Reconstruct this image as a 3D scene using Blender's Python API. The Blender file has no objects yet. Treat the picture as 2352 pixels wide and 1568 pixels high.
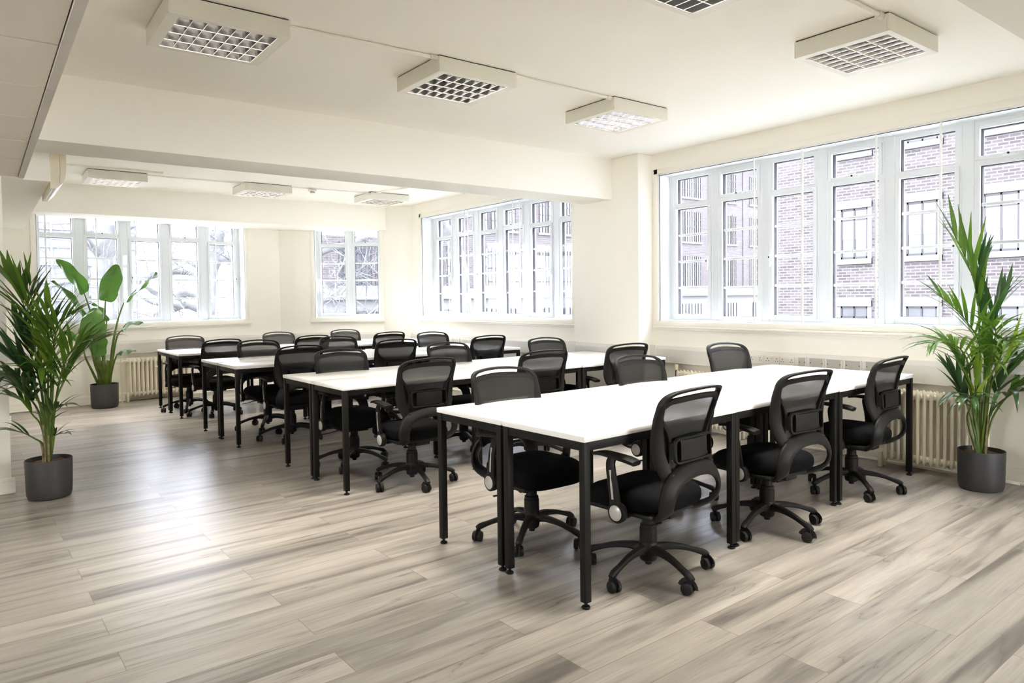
import bpy, bmesh, math, random
from mathutils import Vector, Matrix
random.seed(7)
PI = math.pi
R_ = math.radians
scene = bpy.context.scene
col = scene.collection

# ------------------------------------------------------------------ camera
cam_d = bpy.data.cameras.new('camera')
cam = bpy.data.objects.new('camera', cam_d); col.objects.link(cam)
cam_d.sensor_width = 36.0
cam_d.lens = 36.0 * 1617.7 / 2352.0
cam_d.shift_x = 0.0
cam_d.shift_y = -47.95 / 2352.0
cam_d.clip_start = 0.05; cam_d.clip_end = 300
CR = Vector((0.79656881, -0.60442102, -0.0123842))
CU = Vector((0.02870445, 0.01735188, 0.99943733))
CF = Vector((0.60386603, 0.79647608, -0.03117154))
m = Matrix.Identity(4)
for i in range(3):
    m[i][0] = CR[i]; m[i][1] = CU[i]; m[i][2] = -CF[i]
m[0][3], m[1][3], m[2][3] = 0.0, 0.0, 1.3071
cam.matrix_world = m
scene.camera = cam

# ------------------------------------------------------------------ world, exposure
SKY = 13.0
LAMP = 23.0
wd = bpy.data.worlds.new('world'); scene.world = wd; wd.use_nodes = True
wn = wd.node_tree.nodes; wl = wd.node_tree.links
bg = wn['Background']
tcw = wn.new('ShaderNodeTexCoord'); nzw = wn.new('ShaderNodeTexNoise'); nzw.inputs['Scale'].default_value = 2.2
rpw = wn.new('ShaderNodeValToRGB')
rpw.color_ramp.elements[0].color = (0.80, 0.85, 0.95, 1); rpw.color_ramp.elements[1].color = (1.0, 0.99, 0.98, 1)
rpw.color_ramp.elements[0].position = 0.3; rpw.color_ramp.elements[1].position = 0.65
wl.new(tcw.outputs['Generated'], nzw.inputs['Vector']); wl.new(nzw.outputs['Fac'], rpw.inputs['Fac'])
wl.new(rpw.outputs['Color'], bg.inputs['Color']); bg.inputs['Strength'].default_value = SKY
vs = scene.view_settings
vs.view_transform = 'Standard'; vs.look = 'None'; vs.gamma = 1.0; vs.use_curve_mapping = False
vs.exposure = 1.24
cy = scene.cycles
cy.max_bounces = 10; cy.diffuse_bounces = 8; cy.glossy_bounces = 3; cy.transmission_bounces = 4
cy.transparent_max_bounces = 14; cy.caustics_reflective = False; cy.caustics_refractive = False
cy.sample_clamp_indirect = 6.0; cy.use_denoising = True

# ------------------------------------------------------------------ materials
def new_mat(name):
    mt = bpy.data.materials.new(name); mt.use_nodes = True
    nt = mt.node_tree
    return mt, nt, nt.nodes['Principled BSDF']

def mat(name, c, rough=0.5, metal=0.0, var=0.05, scale=6.0, bump=0.0, bscale=None, spec=0.5, coat=0.0):
    mt, nt, p = new_mat(name)
    n = nt.nodes
    tc = n.new('ShaderNodeTexCoord'); nz = n.new('ShaderNodeTexNoise'); nz.inputs['Scale'].default_value = scale
    nz.inputs['Detail'].default_value = 3.0
    rp = n.new('ShaderNodeValToRGB')
    a = [max(0, x * (1 - var)) for x in c]; b = [min(1, x * (1 + var)) for x in c]
    rp.color_ramp.elements[0].position = 0.3; rp.color_ramp.elements[1].position = 0.7
    rp.color_ramp.elements[0].color = (*a, 1); rp.color_ramp.elements[1].color = (*b, 1)
    L = nt.links.new
    L(tc.outputs['Object'], nz.inputs['Vector']); L(nz.outputs['Fac'], rp.inputs['Fac'])
    L(rp.outputs['Color'], p.inputs['Base Color'])
    p.inputs['Roughness'].default_value = rough; p.inputs['Metallic'].default_value = metal
    p.inputs['Specular IOR Level'].default_value = spec; p.inputs['Coat Weight'].default_value = coat
    if bump:
        n2 = n.new('ShaderNodeTexNoise'); n2.inputs['Scale'].default_value = bscale or 120
        bp = n.new('ShaderNodeBump'); bp.inputs['Strength'].default_value = bump; bp.inputs['Distance'].default_value = 0.002
        L(tc.outputs['Object'], n2.inputs['Vector']); L(n2.outputs['Fac'], bp.inputs['Height']); L(bp.outputs['Normal'], p.inputs['Normal'])
    return mt

M = {}
M['wall'] = mat('cream_wall_paint', (0.90, 0.868, 0.785), 0.75, var=0.012, scale=1.3, bump=0.08, bscale=60)
M['ceiling'] = mat('ceiling_paint', (0.915, 0.89, 0.82), 0.85, var=0.012, scale=0.8)
M['tile'] = mat('ceiling_tile', (0.80, 0.75, 0.66), 0.9, var=0.02, scale=3, bump=0.15, bscale=200)
M['gap'] = mat('tile_gap', (0.25, 0.22, 0.18), 0.9)
M['angle'] = mat('grey_edge_trim', (0.62, 0.58, 0.53), 0.6, var=0.04, scale=5)
M['gloss_white'] = mat('gloss_white_paint', (0.86, 0.83, 0.75), 0.35, var=0.015, scale=2)
M['upvc'] = mat('white_frame', (0.84, 0.86, 0.86), 0.35, var=0.012, scale=2)
M['gasket'] = mat('black_gasket', (0.03, 0.03, 0.035), 0.6)
M['trunking'] = mat('trunking_grey_white', (0.76, 0.735, 0.68), 0.45, var=0.015, scale=2)
M['socket'] = mat('socket_plastic', (0.80, 0.77, 0.70), 0.35, var=0.01)
M['dark'] = mat('dark_recess', (0.02, 0.02, 0.02), 0.6)
M['recess'] = mat('grey_recess', (0.52, 0.50, 0.45), 0.6)
M['desk_top'] = mat('white_laminate', (0.90, 0.89, 0.86), 0.28, var=0.008, scale=2)
M['black_metal'] = mat('black_powder_coat', (0.008, 0.0072, 0.0062), 0.5, spec=0.18, var=0.1, scale=9, bump=0.05, bscale=300)
M['chair_plastic'] = mat('black_plastic', (0.012, 0.011, 0.0101), 0.5, spec=0.18, var=0.12, scale=14, bump=0.06, bscale=350)
M['fabric'] = mat('black_seat_fabric', (0.006, 0.006, 0.0066), 0.95, var=0.2, scale=40, bump=0.5, bscale=420, spec=0.06)
M['silver'] = mat('silver_grey_plastic', (0.50, 0.49, 0.46), 0.35, metal=0.2, var=0.03)
M['chrome'] = mat('steel_rod', (0.7, 0.7, 0.7), 0.2, metal=1.0, var=0.02)
M['radiator'] = mat('cream_radiator_paint', (0.77, 0.71, 0.58), 0.38, var=0.05, scale=7, bump=0.25, bscale=70)
M['pot'] = mat('charcoal_pot', (0.032, 0.030, 0.030), 0.55, var=0.06, scale=5)
M['soil'] = mat('brown_soil', (0.13, 0.075, 0.04), 0.95, var=0.6, scale=60, bump=0.8, bscale=90)
M['cane'] = mat('palm_cane', (0.20, 0.15, 0.07), 0.7, var=0.5, scale=30)
M['housing'] = mat('luminaire_white', (0.80, 0.78, 0.70), 0.4, var=0.01)
M['ac_case'] = mat('beige_plastic', (0.72, 0.66, 0.52), 0.4, var=0.02)
M['valve'] = mat('valve_cap', (0.75, 0.68, 0.48), 0.4)
M['brass'] = mat('dark_valve_metal', (0.10, 0.09, 0.08), 0.35, metal=0.6)
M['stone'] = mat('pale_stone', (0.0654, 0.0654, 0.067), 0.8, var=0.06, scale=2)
M['dark_frame'] = mat('dark_window_frame', (0.0098, 0.0082, 0.0098), 0.6)
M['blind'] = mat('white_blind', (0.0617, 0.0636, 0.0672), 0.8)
M['far_glass'] = mat('far_window_glass', (0.0232, 0.0254, 0.0305), 0.25, var=0.35, scale=1.2)
M['pavement'] = mat('pavement', (0.22, 0.22, 0.215), 0.9, var=0.1, scale=0.5)
M['bark'] = mat('plane_tree_bark', (0.0628, 0.0646, 0.0646), 0.9, var=0.45, scale=3.0, bump=0.4, bscale=30)
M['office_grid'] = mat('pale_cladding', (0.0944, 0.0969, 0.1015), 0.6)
M['blue_glass'] = mat('blue_grey_glazing', (0.0466, 0.049, 0.0637), 0.35, var=0.25, scale=0.7)
M['slate'] = mat('roof_lead', (0.055, 0.0578, 0.0605), 0.7)

def leaf_mat(name, c1, c2, sc, trans=0.25, rough=0.38):
    mt, nt, p = new_mat(name)
    n = nt.nodes; L = nt.links.new
    tc = n.new('ShaderNodeTexCoord'); nz = n.new('ShaderNodeTexNoise'); nz.inputs['Scale'].default_value = sc
    rp = n.new('ShaderNodeValToRGB'); rp.color_ramp.elements[0].position = 0.35; rp.color_ramp.elements[1].position = 0.68
    rp.color_ramp.elements[0].color = (*c1, 1); rp.color_ramp.elements[1].color = (*c2, 1)
    L(tc.outputs['Object'], nz.inputs['Vector']); L(nz.outputs['Fac'], rp.inputs['Fac'])
    L(rp.outputs['Color'], p.inputs['Base Color']); p.inputs['Roughness'].default_value = rough
    tr = n.new('ShaderNodeBsdfTranslucent'); mx = n.new('ShaderNodeMixShader'); mx.inputs[0].default_value = trans
    hs = n.new('ShaderNodeHueSaturation'); hs.inputs['Value'].default_value = 1.6
    L(rp.outputs['Color'], hs.inputs['Color']); L(hs.outputs['Color'], tr.inputs['Color'])
    L(p.outputs[0], mx.inputs[1]); L(tr.outputs[0], mx.inputs[2]); L(mx.outputs[0], n['Material Output'].inputs['Surface'])
    return mt
M['palm'] = leaf_mat('palm_leaf', (0.0372, 0.0972, 0.0135), (0.1044, 0.2012, 0.0189), 3.5, 0.3, 0.33)
M['palm_bright'] = leaf_mat('palm_leaf_young', (0.1248, 0.2382, 0.0243), (0.2508, 0.3431, 0.0315), 3.5, 0.35, 0.35)
M['palm_dark'] = leaf_mat('palm_leaf_old', (0.0180, 0.0516, 0.0135), (0.0420, 0.0972, 0.0243), 4.0, 0.2, 0.3)
M['stalk'] = leaf_mat('green_stalk', (0.0516, 0.0963, 0.0108), (0.1116, 0.1600, 0.0171), 6, 0.1, 0.4)

def stripe_leaf():
    mt, nt, p = new_mat('paddle_leaf')
    n = nt.nodes; L = nt.links.new
    uv = n.new('ShaderNodeUVMap'); wv = n.new('ShaderNodeTexWave'); wv.inputs['Scale'].default_value = 9.0
    wv.inputs['Distortion'].default_value = 0.6; wv.bands_direction = 'X'
    rp = n.new('ShaderNodeValToRGB'); rp.color_ramp.elements[0].color = (0.030, 0.072, 0.018, 1); rp.color_ramp.elements[1].color = (0.058, 0.118, 0.026, 1)
    L(uv.outputs['UV'], wv.inputs['Vector']); L(wv.outputs['Fac'], rp.inputs['Fac']); L(rp.outputs['Color'], p.inputs['Base Color'])
    p.inputs['Roughness'].default_value = 0.34
    bp = n.new('ShaderNodeBump'); bp.inputs['Strength'].default_value = 0.25; bp.inputs['Distance'].default_value = 0.004
    L(wv.outputs['Fac'], bp.inputs['Height']); L(bp.outputs['Normal'], p.inputs['Normal'])
    tr = n.new('ShaderNodeBsdfTranslucent'); tr.inputs['Color'].default_value = (0.08, 0.22, 0.02, 1)
    mx = n.new('ShaderNodeMixShader'); mx.inputs[0].default_value = 0.25
    L(p.outputs[0], mx.inputs[1]); L(tr.outputs[0], mx.inputs[2]); L(mx.outputs[0], n['Material Output'].inputs['Surface'])
    return mt
M['paddle'] = stripe_leaf()

def glass(name, tint, gl=0.05, rough=0.0):
    mt, nt, p = new_mat(name)
    n = nt.nodes; L = nt.links.new
    t = n.new('ShaderNodeBsdfTransparent'); t.inputs['Color'].default_value = (*tint, 1)
    g = n.new('ShaderNodeBsdfGlossy'); g.inputs['Roughness'].default_value = rough
    nz = n.new('ShaderNodeTexNoise'); nz.inputs['Scale'].default_value = 2.5
    mr = n.new('ShaderNodeMapRange'); mr.inputs['To Min'].default_value = gl * 0.8; mr.inputs['To Max'].default_value = gl * 1.2
    mx = n.new('ShaderNodeMixShader')
    L(nz.outputs['Fac'], mr.inputs['Value']); L(mr.outputs[0], mx.inputs[0])
    L(t.outputs[0], mx.inputs[1]); L(g.outputs[0], mx.inputs[2]); L(mx.outputs[0], n['Material Output'].inputs['Surface'])
    n.remove(p)
    return mt
M['glass'] = glass('window_pane_glass', (0.96, 0.97, 1.0), 0.022)
M['slider'] = glass('secondary_glazing', (0.985, 0.99, 1.0), 0.012)

def mesh_fabric():
    mt, nt, p = new_mat('black_chair_mesh')
    n = nt.nodes; L = nt.links.new
    tc = n.new('ShaderNodeTexCoord'); vo = n.new('ShaderNodeTexVoronoi'); vo.inputs['Scale'].default_value = 230
    mr = n.new('ShaderNodeMapRange'); mr.inputs['From Min'].default_value = 0.0; mr.inputs['From Max'].default_value = 0.6
    mr.inputs['To Min'].default_value = 0.40; mr.inputs['To Max'].default_value = 0.08
    t = n.new('ShaderNodeBsdfTransparent'); mx = n.new('ShaderNodeMixShader')
    p.inputs['Base Color'].default_value = (0.020, 0.019, 0.018, 1); p.inputs['Roughness'].default_value = 0.7
    p.inputs['Specular IOR Level'].default_value = 0.3
    mr.inputs['To Min'].default_value = 0.12; mr.inputs['To Max'].default_value = 0.06; vo.inputs['Scale'].default_value = 500
    L(tc.outputs['Object'], vo.inputs['Vector']); L(vo.outputs['Distance'], mr.inputs['Value']); L(mr.outputs[0], mx.inputs[0])
    L(p.outputs[0], mx.inputs[1]); L(t.outputs[0], mx.inputs[2]); L(mx.outputs[0], n['Material Output'].inputs['Surface'])
    return mt
M['mesh'] = mesh_fabric()

def floor_mat():
    mt, nt, p = new_mat('grey_oak_laminate')
    n = nt.nodes; L = nt.links.new
    tc = n.new('ShaderNodeTexCoord'); mp = n.new('ShaderNodeMapping'); mp.vector_type = 'POINT'
    mp.inputs['Rotation'].default_value = (0, 0, R_(-1.4)); mp.inputs['Location'].default_value = (-0.343 - 0.112, -4.764 + 0.014, 0)
    L(tc.outputs['Object'], mp.inputs['Vector'])
    def brick(c1, c2, mort, ms):
        b = n.new('ShaderNodeTexBrick'); b.offset = 0.5; b.offset_frequency = 2; b.squash = 1
        b.inputs['Scale'].default_value = 1.0; b.inputs['Brick Width'].default_value = 1.254; b.inputs['Row Height'].default_value = 0.1777
        b.inputs['Mortar Size'].default_value = ms; b.inputs['Mortar Smooth'].default_value = 0.3
        b.inputs['Color1'].default_value = c1; b.inputs['Color2'].default_value = c2; b.inputs['Mortar'].default_value = mort
        L(mp.outputs['Vector'], b.inputs['Vector']); return b
    br = brick((0, 0, 0, 1), (1, 1, 1, 1), (0.5, 0.5, 0.5, 1), 0.0)
    jt = brick((1, 1, 1, 1), (1, 1, 1, 1), (0, 0, 0, 1), 0.0019)
    sep = n.new('ShaderNodeSeparateXYZ'); L(mp.outputs['Vector'], sep.inputs[0])
    mu = n.new('ShaderNodeMath'); mu.operation = 'MULTIPLY'; mu.inputs[1].default_value = 37.0
    L(br.outputs['Color'], mu.inputs[0])
    cm = n.new('ShaderNodeCombineXYZ'); L(sep.outputs['X'], cm.inputs['X']); L(sep.outputs['Y'], cm.inputs['Y']); L(mu.outputs[0], cm.inputs['Z'])
    def grain(sx, sy, scale, detail, dist):
        m2 = n.new('ShaderNodeMapping'); m2.inputs['Scale'].default_value = (sx, sy, 1.0)
        z = n.new('ShaderNodeTexNoise'); z.inputs['Scale'].default_value = scale; z.inputs['Detail'].default_value = detail
        z.inputs['Distortion'].default_value = dist
        L(cm.outputs[0], m2.inputs['Vector']); L(m2.outputs[0], z.inputs['Vector']); return z
    broad = grain(0.55, 7.0, 1.3, 4, 0.5)
    fine = grain(2.5, 60.0, 2.0, 6, 0.3)
    crack = grain(0.42, 5.0, 1.5, 4, 0.55)
    rb = n.new('ShaderNodeValToRGB')
    e = rb.color_ramp.elements; e[0].position = 0.30; e[0].color = (0.118, 0.104, 0.094, 1); e[1].position = 0.70; e[1].color = (0.345, 0.317, 0.282, 1)
    e2 = rb.color_ramp.elements.new(0.46); e2.color = (0.265, 0.240, 0.212, 1)
    L(broad.outputs['Fac'], rb.inputs['Fac'])
    rf = n.new('ShaderNodeValToRGB'); rf.color_ramp.elements[0].position = 0.3; rf.color_ramp.elements[0].color = (0.84, 0.835, 0.83, 1)
    rf.color_ramp.elements[1].position = 0.65; rf.color_ramp.elements[1].color = (1.04, 1.04, 1.035, 1)
    L(fine.outputs['Fac'], rf.inputs['Fac'])
    mx1 = n.new('ShaderNodeMix'); mx1.data_type = 'RGBA'; mx1.blend_type = 'MULTIPLY'; mx1.inputs[0].default_value = 1
    L(rb.outputs['Color'], mx1.inputs[6]); L(rf.outputs['Color'], mx1.inputs[7])
    # dark wandering cracks: a thin core and a soft halo where the crack noise crosses 0.5
    sb = n.new('ShaderNodeMath'); sb.operation = 'SUBTRACT'; sb.inputs[1].default_value = 0.5; L(crack.outputs['Fac'], sb.inputs[0])
    ab = n.new('ShaderNodeMath'); ab.operation = 'ABSOLUTE'; L(sb.outputs[0], ab.inputs[0])
    msk = grain(0.9, 3.5, 1.5, 2, 0.0)
    mk = n.new('ShaderNodeMapRange'); mk.inputs['From Min'].default_value = 0.42; mk.inputs['From Max'].default_value = 0.56
    L(msk.outputs['Fac'], mk.inputs['Value'])
    core = n.new('ShaderNodeMapRange'); core.inputs['From Min'].default_value = 0.0; core.inputs['From Max'].default_value = 0.007
    core.inputs['To Min'].default_value = 0.85; core.inputs['To Max'].default_value = 0.0; L(ab.outputs[0], core.inputs['Value'])
    halo = n.new('ShaderNodeMapRange'); halo.inputs['From Min'].default_value = 0.0; halo.inputs['From Max'].default_value = 0.055
    halo.inputs['To Min'].default_value = 0.42; halo.inputs['To Max'].default_value = 0.0; L(ab.outputs[0], halo.inputs['Value'])
    sm = n.new('ShaderNodeMath'); sm.operation = 'MAXIMUM'; L(core.outputs[0], sm.inputs[0]); L(halo.outputs[0], sm.inputs[1])
    crm = n.new('ShaderNodeMath'); crm.operation = 'MULTIPLY'; L(sm.outputs[0], crm.inputs[0]); L(mk.outputs[0], crm.inputs[1])
    mx2 = n.new('ShaderNodeMix'); mx2.data_type = 'RGBA'; mx2.blend_type = 'MIX'
    mx2.inputs[7].default_value = (0.075, 0.065, 0.060, 1)
    L(crm.outputs[0], mx2.inputs[0]); L(mx1.outputs[2], mx2.inputs[6])
    # tone of each plank
    rt = n.new('ShaderNodeMapRange'); rt.inputs['To Min'].default_value = 0.86; rt.inputs['To Max'].default_value = 1.12
    L(br.outputs['Color'], rt.inputs['Value'])
    mx3 = n.new('ShaderNodeMix'); mx3.data_type = 'RGBA'; mx3.blend_type = 'MULTIPLY'; mx3.inputs[0].default_value = 1
    L(mx2.outputs[2], mx3.inputs[6]); L(rt.outputs[0], mx3.inputs[7])
    mx4 = n.new('ShaderNodeMix'); mx4.data_type = 'RGBA'; mx4.blend_type = 'MIX'
    inv = n.new('ShaderNodeMath'); inv.operation = 'SUBTRACT'; inv.inputs[0].default_value = 1.0
    L(jt.outputs['Color'], inv.inputs[1])
    iv2 = n.new('ShaderNodeMath'); iv2.operation = 'MULTIPLY'; iv2.inputs[1].default_value = 0.7; L(inv.outputs[0], iv2.inputs[0])
    L(iv2.outputs[0], mx4.inputs[0]); mx4.inputs[7].default_value = (0.13, 0.085, 0.055, 1); L(mx3.outputs[2], mx4.inputs[6])
    L(mx4.outputs[2], p.inputs['Base Color'])
    rr = n.new('ShaderNodeMapRange'); rr.inputs['To Min'].default_value = 0.28; rr.inputs['To Max'].default_value = 0.38
    L(fine.outputs['Fac'], rr.inputs['Value']); L(rr.outputs[0], p.inputs['Roughness'])
    p.inputs['Specular IOR Level'].default_value = 0.38
    return mt
M['floor'] = floor_mat()

def brick_mat(name, c1, c2, mortar, w=0.23, h=0.078, ms=0.006, axis='X'):
    mt, nt, p = new_mat(name)
    n = nt.nodes; L = nt.links.new
    tc = n.new('ShaderNodeTexCoord'); sp = n.new('ShaderNodeSeparateXYZ'); cb = n.new('ShaderNodeCombineXYZ')
    L(tc.outputs['Object'], sp.inputs[0]); L(sp.outputs[axis], cb.inputs['X']); L(sp.outputs['Z'], cb.inputs['Y'])
    b = n.new('ShaderNodeTexBrick'); b.inputs['Scale'].default_value = 1.0; b.inputs['Brick Width'].default_value = w
    b.inputs['Row Height'].default_value = h; b.inputs['Mortar Size'].default_value = ms
    b.inputs['Color1'].default_value = (*c1, 1); b.inputs['Color2'].default_value = (*c2, 1); b.inputs['Mortar'].default_value = (*mortar, 1)
    L(cb.outputs[0], b.inputs['Vector']); L(b.outputs['Color'], p.inputs['Base Color']); p.inputs['Roughness'].default_value = 0.9
    return mt
M['brick_near'] = brick_mat('near_brick', (0.0192, 0.0144, 0.0148), (0.0421, 0.0348, 0.0370), (0.0725, 0.0715, 0.0735), w=0.30, h=0.10, ms=0.014, axis='Y')
M['brick_far'] = brick_mat('far_brick', (0.0200, 0.0152, 0.0162), (0.0361, 0.0292, 0.0318), (0.0568, 0.0539, 0.0568), w=0.34, h=0.12, ms=0.014, axis='X')

# ------------------------------------------------------------------ mesh helpers
class MB:
    def __init__(s): s.v = []; s.f = []; s.uv = None
    def add(s, vs, fs, mx=None):
        o = len(s.v)
        s.v += [tuple(mx @ Vector(v)) if mx else tuple(v) for v in vs]
        s.f += [tuple(i + o for i in f) for f in fs]
    def box(s, x0, x1, y0, y1, z0, z1, b=0.0, mx=None):
        if b <= 0:
            vs = [(x, y, z) for z in (z0, z1) for y in (y0, y1) for x in (x0, x1)]
            s.add(vs, [(0, 2, 3, 1), (4, 5, 7, 6), (0, 1, 5, 4), (2, 6, 7, 3), (0, 4, 6, 2), (1, 3, 7, 5)], mx); return
        bm = bmesh.new(); bmesh.ops.create_cube(bm, size=1)
        for v in bm.verts:
            v.co = Vector(((x0 + x1) / 2 + v.co.x * (x1 - x0), (y0 + y1) / 2 + v.co.y * (y1 - y0), (z0 + z1) / 2 + v.co.z * (z1 - z0)))
        bmesh.ops.bevel(bm, geom=bm.edges[:], offset=b, segments=2, profile=0.5, affect='EDGES')
        s.bm(bm, mx)
    def bm(s, bm, mx=None):
        bm.verts.index_update()
        s.add([v.co[:] for v in bm.verts], [tuple(v.index for v in f.verts) for f in bm.faces], mx); bm.free()
    def lathe(s, prof, n=24, mx=None, cap=True):
        vs = []; fs = []
        for r, z in prof:
            for k in range(n):
                a = 2 * PI * k / n; vs.append((r * math.cos(a), r * math.sin(a), z))
        for i in range(len(prof) - 1):
            for k in range(n):
                k2 = (k + 1) % n; fs.append((i * n + k, i * n + k2, (i + 1) * n + k2, (i + 1) * n + k))
        if cap:
            fs.append(tuple(range(n))[::-1]); fs.append(tuple((len(prof) - 1) * n + k for k in range(n)))
        s.add(vs, fs, mx)
    def sweep(s, pts, rad, n=8, mx=None, up=(0, 0, 1), cap=True, sq=1.0):
        """pts: 3D points; rad: number, list, or list of (half width, half height)"""
        pts = [Vector(p) for p in pts]; N = len(pts)
        if not isinstance(rad, (list, tuple)): rad = [rad] * N
        vs = []; fs = []; upv = Vector(up)
        for i, p in enumerate(pts):
            t = (pts[min(i + 1, N - 1)] - pts[max(i - 1, 0)]).normalized()
            sd = t.cross(upv)
            if sd.length < 1e-4: sd = t.cross(Vector((1, 0, 0)))
            sd.normalize(); nn = sd.cross(t).normalized()
            r = rad[i]; a, b = (r, r) if not isinstance(r, (list, tuple)) else r
            for k in range(n):
                th = 2 * PI * (k + 0.5) / n
                c, q = math.cos(th), math.sin(th)
                c = math.copysign(abs(c) ** sq, c); q = math.copysign(abs(q) ** sq, q)
                vs.append(p + sd * a * c + nn * b * q)
        for i in range(N - 1):
            for k in range(n):
                k2 = (k + 1) % n; fs.append((i * n + k, i * n + k2, (i + 1) * n + k2, (i + 1) * n + k))
        if cap: fs.append(tuple(range(n))[::-1]); fs.append(tuple((N - 1) * n + k for k in range(n)))
        s.add(vs, fs, mx)
    def build(s, name, mt, parent=None, smooth=0.6, loc=None, rot=None):
        me = bpy.data.meshes.new(name); me.from_pydata(s.v, [], s.f)
        me.materials.append(mt); me.update()
        if smooth:
            me.polygons.foreach_set('use_smooth', [True] * len(me.polygons)); me.set_sharp_from_angle(angle=smooth)
        o = bpy.data.objects.new(name, me); col.objects.link(o)
        if parent: o.parent = parent
        if loc: o.location = loc
        if rot: o.rotation_euler = rot
        return o

def fixn(o):
    bm = bmesh.new(); bm.from_mesh(o.data); bmesh.ops.recalc_face_normals(bm, faces=bm.faces[:]); bm.to_mesh(o.data); bm.free()

def spl(P, n=6):
    """Catmull-Rom through P (tuples of any length)"""
    P = [tuple(p) for p in P]; out = []
    for i in range(len(P) - 1):
        a = P[max(i - 1, 0)]; b = P[i]; c = P[i + 1]; d = P[min(i + 2, len(P) - 1)]
        for k in range(n):
            t = k / n
            out.append(tuple(0.5 * (2 * b[j] + (c[j] - a[j]) * t + (2 * a[j] - 5 * b[j] + 4 * c[j] - d[j]) * t * t + (3 * b[j] - a[j] - 3 * c[j] + d[j]) * t ** 3) for j in range(len(b))))
    out.append(P[-1]); return out

def empty(name, loc=(0, 0, 0), rz=0.0, parent=None):
    o = bpy.data.objects.new(name, None); o.empty_display_size = 0.1; col.objects.link(o)
    o.location = loc; o.rotation_euler = (0, 0, rz)
    if parent: o.parent = parent
    return o
def tag(o, label, cat, group=None, kind=None):
    o['label'] = label; o['category'] = cat
    if group: o['group'] = group
    if kind: o['kind'] = kind
    return o
def struct(o): o['kind'] = 'structure'; return o
def kids(): 
    d = {}
    for o in col.objects:
        if o.parent: d.setdefault(o.parent, []).append(o)
    return d
KD = {}
def copy_tree(o, parent=None):
    c = o.copy(); col.objects.link(c)
    for k in ('label', 'group'):
        if parent is None and k in c: del c[k]
    if parent: c.parent = parent
    for ch in KD.get(o, []): copy_tree(ch, c)
    return c

# ------------------------------------------------------------------ room shell
CZ = 2.775
b = MB(); b.box(-3.2, 6.0, -3.2, 11.4, -0.12, 0.0); struct(b.build('floor', M['floor'], smooth=0))
b = MB(); b.box(-3.2, 6.0, -3.2, 11.4, CZ, CZ + 0.12); ceil = struct(b.build('ceiling', M['ceiling'], smooth=0))
b = MB(); b.box(-0.6, 5.62, 5.35, 5.80, 2.345, CZ + 0.02, 0.006); b.build('beam', M['ceiling'], ceil)
b = MB(); b.box(-0.6, 5.70, 10.12, 11.35, 2.415, CZ + 0.02, 0.006); b.build('beam', M['ceiling'], ceil)
b = MB(); b.box(0.30, 5.62, 0.40, 1.06, 2.345, CZ + 0.02, 0.006); b.build('beam', M['ceiling'], ceil)

# wall helper in a local frame: x along the wall, y outward
def frame(P0, ang): return Matrix.Translation((P0[0], P0[1], 0)) @ Matrix.Rotation(ang, 4, 'Z')
def wall_open(name, P0, ang, s0, s1, holes, th=0.36, z1=CZ):
    mx = frame(P0, ang); b = MB(); x = s0
    for (a, c, zb, zt) in holes:
        b.box(x, a, 0, th, 0, z1, mx=mx); b.box(a, c, 0, th, 0, zb, mx=mx); b.box(a, c, 0, th, zt, z1, mx=mx); x = c
    b.box(x, s1, 0, th, 0, z1, mx=mx)
    return struct(b.build(name, M['wall'], smooth=0))
# right wall: local x runs along -Y, outward +X : angle -90deg => x->-Y, y->+X
WR = ((5.62, 4.975), -PI / 2)
W3 = ((5.45, 9.75), -PI / 2)
W1 = ((0.30, 10.42), math.atan(0.165))
W2ang = math.atan2(10.20 - 10.995, 5.12 - 3.78)
W2 = ((3.78, 10.995), W2ang)
ZB, ZT = 1.055, 2.565
wr = wall_open('wall_right', *WR, 0.0, 8.1, [(0.085, 3.455, ZB, ZT)])
b = MB(); b.box(5.41, 5.98, 4.975, 5.965, 0, CZ, 0.008); b.build('pier', M['wall'], wr)
b = MB(); b.box(5.41, 5.98, 0.30, 1.20, 0, CZ, 0.008); b.build('pier', M['wall'], wr)
wall_open('wall_right', *W3, 0.0, 3.80, [(0.29, 3.72, ZB, ZT)], th=0.36)
wall_open('wall_back', *W1, -0.35, 3.53, [(0.29, 2.965, 1.04, 2.54)])
wall_open('wall_back', *W2, 0.0, 1.60, [(0.53, 1.555, 1.04, 2.54)])
b = MB()
e2 = Vector((3.78, 10.995)) + 1.60 * Vector((math.cos(W2ang), math.sin(W2ang)))
pp = [(e2.x, e2.y), (5.33, 9.82), (5.45, 9.74), (6.0, 9.74), (6.0, 10.9), (5.5, 10.9)]
vs = [(x, y, z) for z in (0, CZ) for x, y in pp]; n = len(pp)
b.add(vs, [tuple(range(n))[::-1], tuple(range(n, 2 * n))] + [(i, (i + 1) % n, (i + 1) % n + n, i + n) for i in range(n)])
o = b.build('pier', M['wall'], wr, smooth=0); fixn(o)
# the side of the room behind the viewpoint: unseen plain openings added for extra daylight
wall_open('wall_left', (-3.0, -3.2), PI / 2, 0.0, 14.6, [(4.7, 6.3, 1.0, 2.0)], th=0.2)
wall_open('wall_front', (6.0, -3.0), PI, 0.0, 9.2, [(1.2, 3.0, 0.95, 2.45)], th=0.2)
b = MB(); b.box(-3.0, 0.155, 5.995, 6.45, 0, 2.2, 0.006); wl_ = struct(b.build('wall_left', M['wall']))
b = MB(); b.box(-0.3, 0.02, 6.45, 10.6, 0, CZ); b.box(-0.3, 0.235, 9.34, 9.75, 0, CZ); b.build('pier', M['wall'], wl_, smooth=0)
b = MB(); b.box(-0.6, 0.45, 6.14, 10.15, 2.2, CZ + 0.02, 0.006); b.build('bulkhead', M['ceiling'], ceil)

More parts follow.
